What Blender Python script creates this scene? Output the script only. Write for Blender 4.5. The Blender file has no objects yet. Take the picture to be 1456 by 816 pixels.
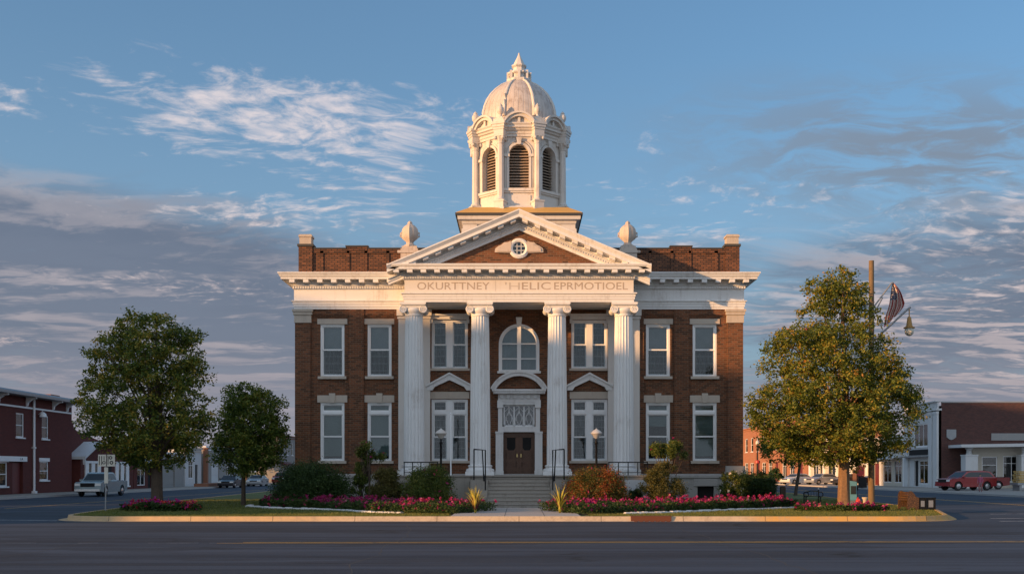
import bpy, bmesh, math, random
import numpy as np
from mathutils import Vector, Matrix

R = math.radians
sc = bpy.context.scene
COL = sc.collection
random.seed(7)

# ------------------------------------------------------------------ camera
cam_d = bpy.data.cameras.new("camera")
cam_d.sensor_width = 36.0
cam_d.lens = 1600.0 / 1456.0 * 36.0
cam_d.shift_y = (670.0 - 408.0) / 1456.0
cam_d.shift_x = -(738.0 - 728.0) / 1456.0
cam_d.clip_start = 0.1
cam_d.clip_end = 6000
cam = bpy.data.objects.new("camera", cam_d)
COL.objects.link(cam)
cam.location = (0, 0, 1.7)
cam.rotation_euler = (R(90), 0, 0)
sc.camera = cam

# ------------------------------------------------------------------ light, exposure
SUN_EL, SUN_AZ = 8.0, 240.0          # azimuth from +Y clockwise
SUN_STRENGTH = 4.8
SKY_STRENGTH = 0.15
BACK_FILL = (.56, .63, .72)
sc.view_settings.view_transform = 'Standard'
sc.view_settings.look = 'None'
sc.view_settings.gamma = 1.0
sc.view_settings.use_curve_mapping = False
sc.view_settings.exposure = 0.47
try:
    sc.cycles.use_denoising = True
    sc.cycles.max_bounces = 6
    sc.cycles.transparent_max_bounces = 12
except Exception:
    pass

sd = bpy.data.lights.new("sun", 'SUN')
sd.energy = SUN_STRENGTH
sd.angle = R(0.6)
sd.color = (1.0, 0.54, 0.22)
sun = bpy.data.objects.new("sun", sd)
COL.objects.link(sun)
_sv = Vector((math.sin(R(SUN_AZ)) * math.cos(R(SUN_EL)), math.cos(R(SUN_AZ)) * math.cos(R(SUN_EL)), math.sin(R(SUN_EL))))
sun.rotation_euler = (-_sv).to_track_quat('-Z', 'Y').to_euler()
sun.location = (-60, -30, 60)


class NT:
    """small helper to write node trees"""
    def __init__(s, tree):
        s.t = tree
    def n(s, kind, **kw):
        nd = s.t.nodes.new(kind)
        for k, v in kw.items():
            setattr(nd, k, v)
        return nd
    def put(s, sock, v):
        if isinstance(v, bpy.types.NodeSocket):
            s.t.links.new(v, sock)
        elif v is not None:
            if hasattr(sock, 'default_value') and not isinstance(v, (int, float)):
                if len(v) == 3 and sock.type == 'RGBA':
                    v = (*v, 1)
            sock.default_value = v
    def m(s, op, a, b=None, c=None, clamp=False):
        nd = s.n('ShaderNodeMath', operation=op)
        nd.use_clamp = clamp
        s.put(nd.inputs[0], a)
        if b is not None: s.put(nd.inputs[1], b)
        if c is not None: s.put(nd.inputs[2], c)
        return nd.outputs[0]
    def mix(s, f, a, b, mode='MIX'):
        nd = s.n('ShaderNodeMix', data_type='RGBA', blend_type=mode)
        s.put(nd.inputs[0], f); s.put(nd.inputs[6], a); s.put(nd.inputs[7], b)
        return nd.outputs[2]
    def ramp(s, v, stops, interp='LINEAR'):
        nd = s.n('ShaderNodeValToRGB')
        nd.color_ramp.interpolation = interp
        el = nd.color_ramp.elements
        while len(el) > 1: el.remove(el[-1])
        el[0].position = stops[0][0]; el[0].color = (*stops[0][1], 1)
        for p, c in stops[1:]:
            e = el.new(p); e.color = (*c, 1)
        s.put(nd.inputs[0], v)
        return nd.outputs[0]
    def step(s, v, a, b):                      # smooth 0..1 between a and b
        nd = s.n('ShaderNodeMapRange', interpolation_type='SMOOTHSTEP')
        s.put(nd.inputs[0], v); s.put(nd.inputs[1], a); s.put(nd.inputs[2], b)
        return nd.outputs[0]
    def noise(s, vec, scale, detail=4, rough=.55, dist=0.0):
        nd = s.n('ShaderNodeTexNoise')
        s.put(nd.inputs['Vector'], vec)
        nd.inputs['Scale'].default_value = scale
        nd.inputs['Detail'].default_value = detail
        nd.inputs['Roughness'].default_value = rough
        nd.inputs['Distortion'].default_value = dist
        return nd.outputs[0]
    def xyz(s, v):
        nd = s.n('ShaderNodeSeparateXYZ'); s.put(nd.inputs[0], v); return nd.outputs
    def comb(s, x, y, z):
        nd = s.n('ShaderNodeCombineXYZ')
        for i, q in enumerate((x, y, z)): s.put(nd.inputs[i], q)
        return nd.outputs[0]


def build_world():
    w = bpy.data.worlds.new("World")
    sc.world = w
    w.use_nodes = True
    T = NT(w.node_tree)
    bg = w.node_tree.nodes['Background']
    bg.inputs[1].default_value = SKY_STRENGTH
    sky = T.n('ShaderNodeTexSky', sky_type='NISHITA')
    sky.sun_disc = False
    sky.sun_elevation = R(SUN_EL); sky.sun_rotation = R(SUN_AZ)
    sky.ozone_density = 3.0; sky.dust_density = 0.6; sky.air_density = 1.0
    skyc = T.mix(1.0, sky.outputs[0], (0.70, .95, 1.03), 'MULTIPLY')
    co = T.n('ShaderNodeTexCoord').outputs['Generated']
    x, y, z = T.xyz(co)
    zc = T.m('MAXIMUM', z, 0.0)
    K = 0.95 / SKY_STRENGTH
    az = T.m('ARCTAN2', x, y)                 # 0 straight down the square, + to the right
    el = T.m('ARCSINE', zc)
    inv = T.m('DIVIDE', 1.0, T.m('ADD', zc, 0.085))
    px, py = T.m('MULTIPLY', x, inv), T.m('MULTIPLY', y, inv)
    wn = T.noise(T.comb(px, py, 3.1), 0.9, 4)
    wx, wy = T.m('ADD', px, T.m('MULTIPLY', wn, .8)), T.m('ADD', py, T.m('MULTIPLY', wn, .6))
    def P(sx, sy, z, dx=0.0, dy=0.0):
        return T.comb(T.m('MULTIPLY', T.m('ADD', wx, dx), sx), T.m('MULTIPLY', T.m('ADD', wy, dy), sy), z)
    def blob(a0, e0, ra, re, soft=1.0, tilt=0.0):        # a region of the sky, by bearing and height
        da = T.m('DIVIDE', T.m('SUBTRACT', az, a0), ra)
        de = T.m('DIVIDE', T.m('SUBTRACT', T.m('SUBTRACT', el, e0), T.m('MULTIPLY', T.m('SUBTRACT', az, a0), tilt)), re)
        d = T.m('SQRT', T.m('ADD', T.m('MULTIPLY', da, da), T.m('MULTIPLY', de, de)))
        return T.m('SUBTRACT', 1.0, T.step(d, 1.0 - soft, 1.0 + soft * .5))
    def mx(*a):
        r = a[0]
        for q in a[1:]: r = T.m('MAXIMUM', r, q)
        return r
    def mul(a, b): return T.m('MULTIPLY', a, b)
    fine = T.noise(P(5.2, 6.2, 0.0), 2.3, 7, .62, .2)
    mid = T.noise(P(1.1, 1.7, 5.0), .95, 6, .6, .3)
    mid2 = T.noise(P(1.1, 1.7, 5.0, .14, -.26), .95, 6, .6, .3)
    rip = T.noise(P(3.0, 5.2, 9.0), 1.7, 6, .62, .4)
    rip2 = T.noise(P(3.0, 5.2, 9.0, .05, -.08), 1.7, 6, .62, .4)
    shade = T.step(T.m('ADD', mul(T.m('SUBTRACT', mid, mid2), 2.6), mul(T.m('SUBTRACT', rip, rip2), T.m('ADD', .9, mul(T.step(az, -.05, .35), 1.0)))), -.08, .42)
    # thin high veil everywhere, thicker towards the horizon
    veil = T.m('ADD', .26, mul(T.m('SUBTRACT', 1.0, T.step(el, .0, .42)), .48))
    c = T.mix(veil, skyc, (.215 * K, .285 * K, .37 * K))
    # grey stratus bank: left, low everywhere, and right
    low = T.m('SUBTRACT', 1.0, T.step(el, .035, .20))
    bank = mx(blob(-.34, .13, .42, .125, .65, -.14), mul(blob(.40, .12, .30, .12, .7), .84), mul(blob(.02, .14, .35, .11, .9), .72), mul(low, .98))
    bank_d = T.step(T.m('ADD', mul(bank, .80), mul(T.m('SUBTRACT', T.m('ADD', mul(mid, .65), mul(rip, .35)), .5), 1.0)), .22, .72)
    hcol = T.ramp(el, [(0.0, (.27, .25, .285)), (.05, (.205, .205, .25)), (.11, (.135, .155, .205)), (.20, (.125, .15, .205)), (.30, (.17, .215, .285))])
    pale = T.mix(T.step(el, .02, .30), (.60, .46, .43), (.70, .60, .58))
    right = T.step(az, .05, .45)
    bankc = T.mix(mul(shade, mul(T.m('ADD', .34, mul(right, .42)), T.m('ADD', .35, mul(T.step(el, .03, .12), .65)))), hcol, pale)
    bankc = T.mix(mul(T.step(mid, .42, .66), .45), bankc, T.mix(1.0, hcol, (.78, .82, .86), 'MULTIPLY'))
    c = T.mix(mul(bank_d, .94), c, T.mix(1.0, bankc, (K, K, K), 'MULTIPLY'))
    # darker streaks upper right
    streak = mul(blob(.36, .258, .22, .060, .9, -.12), T.step(T.noise(P(2.6, 4.2, 2.0), 2.0, 6, .62, .5), .36, .60))
    c = T.mix(mul(streak, .88), c, (.17 * K, .205 * K, .26 * K))
    # bright broken cirrocumulus
    wisp = mx(blob(-.20, .298, .23, .048, .9, -.02), mul(blob(-.14, .255, .12, .03, .9), .7), mul(blob(-.435, .292, .045, .022, .9), .72), mul(blob(-.20, .222, .19, .022, .9, .03), .80),
              mul(blob(-.30, .155, .16, .018, .9), .62), mul(blob(.115, .282, .026, .028, .9), .62), mul(blob(.13, .206, .13, .018, .9, -.05), .66), mul(blob(.40, .20, .16, .05, .9), .70), mul(blob(.33, .14, .2, .05, .9), .6), mul(blob(-.44, .105, .05, .006, .8), .85), mul(blob(.20, .235, .26, .03, .9, -.1), .52), mul(blob(-.05, .19, .2, .03, .9), .6))
    wisp_d = T.step(T.m('ADD', mul(wisp, .52), mul(T.m('SUBTRACT', fine, .5), 1.35)), .26, .74)
    c = T.mix(mul(wisp_d, .74), c, T.mix(1.0, pale, (K, K, K), 'MULTIPLY'))
    # added cloud glow in the unseen sky behind the camera, fills the facade
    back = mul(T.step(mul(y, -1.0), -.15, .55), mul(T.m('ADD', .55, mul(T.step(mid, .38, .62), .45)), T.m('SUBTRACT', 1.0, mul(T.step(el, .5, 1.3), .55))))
    c = T.mix(back, c, (BACK_FILL[0] * K, BACK_FILL[1] * K, BACK_FILL[2] * K))
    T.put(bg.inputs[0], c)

build_world()

# ------------------------------------------------------------------ materials
def mat(name, fn):
    m = bpy.data.materials.new(name)
    m.use_nodes = True
    T = NT(m.node_tree)
    b = m.node_tree.nodes['Principled BSDF']
    fn(T, b)
    return m

def pos(T): return T.n('ShaderNodeNewGeometry').outputs['Position']

def bump(T, b, h, strength=.4, dist=.02):
    nd = T.n('ShaderNodeBump')
    nd.inputs['Strength'].default_value = strength
    nd.inputs['Distance'].default_value = dist
    T.put(nd.inputs['Height'], h)
    T.put(b.inputs['Normal'], nd.outputs[0])

def scaled(T, v, s):
    nd = T.n('ShaderNodeVectorMath', operation='MULTIPLY')
    T.put(nd.inputs[0], v); nd.inputs[1].default_value = s
    return nd.outputs[0]

def plain(name, col, rough=.6, metal=0.0, var=.18, scale=3.0, spec=.5):
    def f(T, b):
        p = pos(T)
        n = T.noise(p, scale, 5, .6)
        f2 = T.m('ADD', 1 - var, T.m('MULTIPLY', n, 2 * var))
        c = T.mix(1.0, (*col, 1), T.comb(f2, f2, f2), 'MULTIPLY')
        T.put(b.inputs['Base Color'], c)
        b.inputs['Roughness'].default_value = rough
        b.inputs['Metallic'].default_value = metal
        b.inputs['Specular IOR Level'].default_value = spec
    return mat(name, f)

def brick(name, c1, c2, mortar, bw=.30, bh=.10, mort=.016, patch=.35):
    def f(T, b):
        g = T.n('ShaderNodeNewGeometry')
        x, y, z = T.xyz(g.outputs['Position'])
        nx, ny, nz = T.xyz(g.outputs['True Normal'])
        side = T.m('GREATER_THAN', T.m('ABSOLUTE', nx), T.m('ABSOLUTE', ny))
        u = T.m('ADD', T.m('MULTIPLY', x, T.m('SUBTRACT', 1.0, side)), T.m('MULTIPLY', y, side))
        uv = T.comb(u, z, 0.0)
        br = T.n('ShaderNodeTexBrick')
        T.put(br.inputs['Vector'], uv)
        br.inputs['Scale'].default_value = 1.0
        br.inputs['Brick Width'].default_value = bw
        br.inputs['Row Height'].default_value = bh
        br.inputs['Mortar Size'].default_value = mort
        br.inputs['Mortar Smooth'].default_value = .2
        br.inputs['Bias'].default_value = -.1
        T.put(br.inputs['Color1'], (*c1, 1)); T.put(br.inputs['Color2'], (*c2, 1)); T.put(br.inputs['Mortar'], (*mortar, 1))
        n = T.noise(g.outputs['Position'], 1.1, 6, .7)
        n2 = T.noise(T.comb(u, T.m('MULTIPLY', z, 4.0), 1.0), 3.5, 4, .7)
        k = T.m('ADD', 1 - patch, T.m('MULTIPLY', T.m('ADD', n, n2), patch))
        c = T.mix(1.0, br.outputs[0], T.comb(k, k, k), 'MULTIPLY')
        T.put(b.inputs['Base Color'], c)
        b.inputs['Roughness'].default_value = .85
        h = T.m('SUBTRACT', T.m('MULTIPLY', n2, .5), br.outputs[1])
        bump(T, b, h, .7, .015)
    return mat(name, f)

def painted(name, col, grime=(.42, .36, .30), amount=.45, rough=.55):
    """old white paint on stone and wood: thin grime, vertical run marks"""
    def f(T, b):
        p = pos(T)
        n = T.noise(p, .9, 6, .65)
        run = T.noise(scaled(T, p, (4.5, 4.5, .45)), 1.3, 5, .7)
        fine = T.noise(p, 14, 3, .6)
        s = T.step(T.m('ADD', T.m('MULTIPLY', n, .45), T.m('ADD', T.m('MULTIPLY', run, .45), T.m('MULTIPLY', fine, .12))), .50, .74)
        T.put(b.inputs['Base Color'], T.mix(T.m('MULTIPLY', s, amount), (*col, 1), (*grime, 1)))
        b.inputs['Roughness'].default_value = rough
        bump(T, b, T.m('ADD', n, T.m('MULTIPLY', fine, .3)), .25, .02)
    return mat(name, f)

def leafmat(name, stops, trans=.25, rough=.55):
    def f(T, b):
        g = T.n('ShaderNodeNewGeometry')
        rnd = g.outputs['Random Per Island']
        big = T.noise(g.outputs['Position'], 1.1, 4, .65)
        v = T.m('ADD', T.m('MULTIPLY', rnd, .62), T.m('MULTIPLY', T.m('SUBTRACT', big, .38), 1.6), clamp=True)
        c = T.ramp(v, stops)
        T.put(b.inputs['Base Color'], c)
        b.inputs['Roughness'].default_value = rough
        b.inputs['Specular IOR Level'].default_value = .35
        tr = T.n('ShaderNodeBsdfTranslucent')
        T.put(tr.inputs[0], T.mix(1.0, c, (1.5, 1.45, .8), 'MULTIPLY'))
        mx = T.n('ShaderNodeMixShader')
        mx.inputs[0].default_value = trans
        out = T.t.nodes['Material Output']
        T.t.links.new(b.outputs[0], mx.inputs[1]); T.t.links.new(tr.outputs[0], mx.inputs[2])
        T.t.links.new(mx.outputs[0], out.inputs[0])
    return mat(name, f)

def glassmat(name, tint=(.75, .8, .82), refl=.22):
    def f(T, b):
        tr = T.n('ShaderNodeBsdfTransparent'); tr.inputs[0].default_value = (*tint, 1)
        gl = T.n('ShaderNodeBsdfGlossy'); gl.inputs[0].default_value = (1, 1, 1, 1); gl.inputs[1].default_value = .04
        n = T.noise(pos(T), 1.6, 2)
        bp = T.n('ShaderNodeBump'); bp.inputs['Strength'].default_value = .18; bp.inputs['Distance'].default_value = .03
        T.put(bp.inputs['Height'], n); T.put(gl.inputs['Normal'], bp.outputs[0])
        fr = T.n('ShaderNodeFresnel'); fr.inputs[0].default_value = 1.5
        k = T.m('ADD', fr.outputs[0], refl, clamp=True)
        mx = T.n('ShaderNodeMixShader'); T.put(mx.inputs[0], k)
        T.t.links.new(tr.outputs[0], mx.inputs[1]); T.t.links.new(gl.outputs[0], mx.inputs[2])
        T.t.links.new(mx.outputs[0], T.t.nodes['Material Output'].inputs[0])
    return mat(name, f)

M = {}
M['brick'] = brick('courthouse_brick', (.20, .068, .027), (.060, .025, .012), (.16, .105, .066), .28, .10, .013, patch=.62)
M['brick_parapet'] = brick('parapet_brick', (.22, .085, .038), (.08, .034, .018), (.03, .02, .015), .28, .10, .018, .55)
M['brick_maroon'] = brick('maroon_painted_brick', (.135, .026, .018), (.105, .020, .015), (.07, .016, .012), .3, .1, .012, .2)
M['brick_side'] = brick('side_wall_brick', (.13, .045, .034), (.08, .030, .026), (.075, .055, .05), .3, .1, .014, .35)
M['brick_orange'] = brick('orange_brick', (.42, .17, .085), (.32, .12, .06), (.30, .18, .12), .3, .1, .012, .2)
M['brick_tan'] = brick('tan_brick', (.30, .22, .16), (.25, .18, .13), (.25, .2, .16), .3, .1, .012, .2)
M['white'] = painted('white_paint', (.74, .73, .72), (.30, .23, .18), .62)
M['frieze'] = painted('frieze_stone', (.68, .64, .60), amount=.35)
M['tower_white'] = painted('weathered_white_paint', (.64, .60, .56), (.30, .21, .15), .80)
M['trim'] = painted('white_window_paint', (.82, .82, .82), amount=.15, rough=.4)
M['stone'] = painted('limestone', (.50, .43, .36), (.25, .2, .16), .5, .8)
M['stone_gray'] = painted('gray_foundation_stone', (.40, .38, .36), (.18, .17, .16), .6, .85)
M['stone_urn'] = painted('weathered_urn_stone', (.56, .47, .40), (.16, .12, .10), .95, .8)
M['letters'] = plain('carved_letter_shade', (.40, .33, .28), .9)
M['letters_faint'] = plain('worn_letter_shade', (.50, .45, .41), .9)
M['concrete'] = painted('old_concrete', (.33, .295, .255), (.12, .105, .09), .9, .9)
M['walk'] = painted('sidewalk_concrete', (.44, .41, .38), (.27, .24, .21), .5, .9)
M['gold_roof'] = painted('ochre_tower_roof', (.62, .36, .10), (.35, .2, .07), .35, .5)
M['roof_dark'] = plain('dark_flat_roof', (.06, .06, .06), .9)
M['roof_metal'] = plain('gray_roof_metal', (.20, .21, .23), .5, .4)
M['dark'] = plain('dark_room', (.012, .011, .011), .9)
M['iron'] = plain('black_iron', (.015, .015, .016), .45, .6)
M['door'] = plain('dark_brown_door', (.10, .042, .020), .45, 0, .3, 6)
M['brass'] = plain('brass', (.6, .45, .2), .3, 1)
M['glass'] = glassmat('window_glass', refl=.0)
M['glass_dark'] = glassmat('dark_glass', (.35, .37, .4), .04)
def _blind(T, b):
    x, y, z = T.xyz(pos(T))
    s = T.m('SINE', T.m('MULTIPLY', z, 2 * math.pi / .05))
    n = T.noise(pos(T), .6, 3)
    T.put(b.inputs['Base Color'], T.mix(T.m('MULTIPLY', T.m('ADD', s, 1.0), .5), (.24, .31, .28, 1), (.29, .36, .33, 1)))
    b.inputs['Roughness'].default_value = .8
M['blind'] = mat('roller_blind', _blind)
def _lace(T, b):
    x, y, z = T.xyz(pos(T))
    n = T.noise(pos(T), 9, 4, .7)
    g1 = T.step(T.m('ABSOLUTE', T.m('SINE', T.m('MULTIPLY', x, math.pi / .21))), .0, .35)
    g2 = T.step(T.m('ABSOLUTE', T.m('SINE', T.m('MULTIPLY', z, math.pi / .36))), .0, .25)
    k = T.m('MULTIPLY', g1, g2)
    c = T.mix(k, (.26, .26, .25, 1), (.030, .033, .034, 1))
    c = T.mix(T.m('MULTIPLY', T.step(n, .45, .7), .5), c, (.15, .15, .15, 1))
    T.put(b.inputs['Base Color'], c); b.inputs['Roughness'].default_value = .95
M['lace'] = mat('lace_curtain', _lace)
M['sheer'] = plain('sheer_white_curtain', (.44, .44, .43), .9, 0, .25, 2)
M['louver'] = painted('louver_wood', (.34, .26, .20), (.12, .09, .07), .6, .8)
def _dome(T, b):
    p = pos(T)
    n = T.noise(p, 1.1, 6, .7)
    run = T.noise(scaled(T, p, (5, 5, .5)), 1.2, 5, .7)
    x, y, z = T.xyz(p)
    a = T.m('ARCTAN2', x, T.m('SUBTRACT', y, 63.0))
    seam = T.step(T.m('ABSOLUTE', T.m('SINE', T.m('MULTIPLY', a, 24.0))), 0.0, .22)
    c = T.mix(T.step(T.m('ADD', T.m('MULTIPLY', n, .5), T.m('MULTIPLY', run, .5)), .42, .68), (.58, .52, .48, 1), (.34, .27, .23, 1))
    c = T.mix(T.m('MULTIPLY', T.m('SUBTRACT', 1.0, seam), .35), c, (.33, .28, .25, 1))
    T.put(b.inputs['Base Color'], c)
    b.inputs['Roughness'].default_value = .5
    bump(T, b, seam, .5, .03)
M['dome'] = mat('dome_tin', _dome)
def _asphalt(T, b):
    p = pos(T)
    x, y, z = T.xyz(p)
    lane = T.noise(T.comb(T.m('MULTIPLY', x, .03), T.m('MULTIPLY', y, .8), 0.0), 1.0, 6, .7)
    patch = T.noise(T.comb(T.m('MULTIPLY', x, .10), T.m('MULTIPLY', y, .35), 4.0), 1.0, 5, .65)
    grit = T.noise(p, 18, 3, .8)
    cr = T.n('ShaderNodeTexVoronoi', feature='DISTANCE_TO_EDGE')
    T.put(cr.inputs['Vector'], T.comb(T.m('ADD', T.m('MULTIPLY', x, .09), T.m('MULTIPLY', patch, .5)), T.m('ADD', T.m('MULTIPLY', y, .28), T.m('MULTIPLY', patch, .9)), 0.0))
    cr.inputs['Scale'].default_value = 1.0
    crack = T.m('MULTIPLY', T.m('SUBTRACT', 1.0, T.step(cr.outputs['Distance'], .004, .013)), T.step(patch, .48, .6))
    c = T.mix(T.step(lane, .32, .68), (.016, .023, .036, 1), (.060, .078, .108, 1))
    c = T.mix(T.m('MULTIPLY', T.step(patch, .5, .54), .55), c, (.018, .021, .028, 1))
    c = T.mix(T.m('MULTIPLY', T.m('SUBTRACT', grit, .35), .6, clamp=True), c, (.10, .115, .14, 1))
    c = T.mix(T.m('MULTIPLY', crack, .9), c, (.008, .012, .013, 1))
    T.put(b.inputs['Base Color'], c)
    b.inputs['Roughness'].default_value = .82
    b.inputs['Specular IOR Level'].default_value = .3
    bump(T, b, grit, .5, .01)
M['asphalt'] = mat('asphalt', _asphalt)
def _worn(col, keep):
    def f(T, b):
        p = pos(T)
        n = T.noise(scaled(T, p, (1.0, 3.0, 1)), 2.2, 5, .75)
        T.put(b.inputs['Base Color'], T.mix(T.step(n, keep - .08, keep + .08), (*col, 1), (.06, .062, .07, 1)))
        b.inputs['Roughness'].default_value = .7
    return f
M['line_yellow'] = mat('worn_yellow_line', _worn((.62, .36, .06), .60))
M['line_white'] = mat('worn_white_line', _worn((.5, .5, .5), .56))
M['line_white_old'] = mat('faded_white_line', _worn((.22, .23, .25), .5))
def _kerb(T, b):
    p = pos(T)
    x, y, z = T.xyz(p)
    n = T.noise(p, 1.2, 6, .7)
    fine = T.noise(p, 9, 4, .7)
    t = T.m('ADD', T.m('MULTIPLY', n, .6), T.m('MULTIPLY', fine, .4))
    base = T.mix(T.step(t, .42, .66), (.50, .40, .29, 1), (.34, .27, .20, 1))
    yel = T.mix(T.step(t, .42, .68), (.55, .32, .09, 1), (.40, .30, .19, 1))
    k = T.m('MAXIMUM', T.step(x, 8.0, 9.5), T.m('MULTIPLY', T.m('SUBTRACT', 1.0, T.step(x, -9.0, -5.0)), .45))
    c = T.mix(k, base, yel)
    j = T.step(T.m('ABSOLUTE', T.m('SINE', T.m('MULTIPLY', x, math.pi / 3.05))), 0.0, .022)
    c = T.mix(T.m('SUBTRACT', 1.0, j), c, (.08, .065, .05, 1))
    T.put(b.inputs['Base Color'], c)
    b.inputs['Roughness'].default_value = .85
    bump(T, b, t, .4, .03)
M['kerb'] = mat('painted_kerb', _kerb)
def _lawn(T, b):
    p = pos(T)
    n = T.noise(p, .35, 5, .6); f = T.noise(p, 7, 5, .8)
    c = T.ramp(T.m('ADD', T.m('MULTIPLY', n, .65), T.m('MULTIPLY', f, .35)), [(.3, (.035, .055, .010)), (.52, (.11, .125, .025)), (.72, (.19, .17, .05))])
    T.put(b.inputs['Base Color'], c); b.inputs['Roughness'].default_value = .9
    bump(T, b, f, .8, .05)
M['lawn'] = mat('lawn', _lawn)
M['soil'] = plain('mulch', (.028, .018, .012), .95, 0, .5, 12)
M['bark'] = plain('bark', (.20, .115, .06), .9, 0, .55, 9)
M['bark_dark'] = plain('dark_bark', (.07, .048, .033), .9, 0, .55, 9)
M['wood_pole'] = plain('utility_pole_wood', (.17, .115, .062), .9, 0, .4, 6)
M['leaf_left'] = leafmat('oak_leaves', [(0, (.020, .042, .008)), (.3, (.055, .095, .015)), (.55, (.14, .17, .024)), (.8, (.34, .26, .04)), (1, (.50, .30, .06))])
M['leaf_small'] = leafmat('small_tree_leaves', [(0, (.020, .042, .008)), (.35, (.055, .10, .014)), (.7, (.15, .18, .025)), (1, (.30, .24, .04))])
M['leaf_right'] = leafmat('turning_leaves', [(0, (.025, .050, .008)), (.3, (.075, .105, .015)), (.58, (.15, .18, .024)), (.84, (.29, .22, .03)), (1, (.46, .20, .04))])
M['leaf_hedge'] = leafmat('yew_needles', [(0, (.010, .026, .006)), (.5, (.030, .062, .012)), (1, (.065, .105, .022))], .1)
M['leaf_shrub'] = leafmat('shrub_leaves', [(0, (.022, .045, .008)), (.4, (.06, .095, .016)), (.75, (.15, .17, .03)), (1, (.30, .26, .07))])
M['leaf_olive'] = leafmat('olive_shrub_leaves', [(0, (.035, .045, .012)), (.4, (.08, .08, .02)), (.75, (.15, .125, .03)), (1, (.25, .2, .07))])
M['leaf_red'] = leafmat('red_shrub_leaves', [(0, (.025, .045, .010)), (.38, (.07, .085, .018)), (.60, (.17, .12, .025)), (.74, (.28, .07, .02)), (.88, (.34, .03, .02)), (1, (.42, .14, .03))])
M['leaf_bed'] = leafmat('bedding_leaves', [(0, (.014, .035, .008)), (.5, (.04, .075, .015)), (1, (.10, .12, .03))])
M['petal_pink'] = leafmat('magenta_petals', [(0, (.17, .006, .055)), (.35, (.32, .015, .12)), (.65, (.44, .04, .20)), (.85, (.42, .02, .03)), (1, (.60, .28, .34))], .3)
M['petal_mixed'] = leafmat('mixed_petals', [(0, (.25, .01, .22)), (.3, (.45, .02, .28)), (.55, (.55, .015, .05)), (.8, (.62, .10, .03)), (1, (.75, .6, .45))], .3)
M['petal_white'] = leafmat('white_petals', [(0, (.55, .5, .45)), (.7, (.72, .68, .62)), (1, (.7, .35, .4))], .2)
M['grass_spiky'] = leafmat('striped_ornamental_leaves', [(0, (.28, .24, .03)), (.5, (.55, .48, .08)), (1, (.68, .58, .16))], .25)
M['grass_purple'] = leafmat('purple_fountain_leaves', [(0, (.03, .006, .012)), (.6, (.09, .015, .03)), (1, (.2, .05, .05))], .2)
M['grass_blade'] = leafmat('grass_blades', [(0, (.05, .075, .012)), (.5, (.12, .14, .03)), (1, (.24, .21, .06))], .2)
M['rust'] = plain('rusty_iron', (.12, .04, .02), .85)
M['edging'] = painted('white_edging_stone', (.66, .65, .64), (.35, .33, .31), .5, .8)

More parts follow.
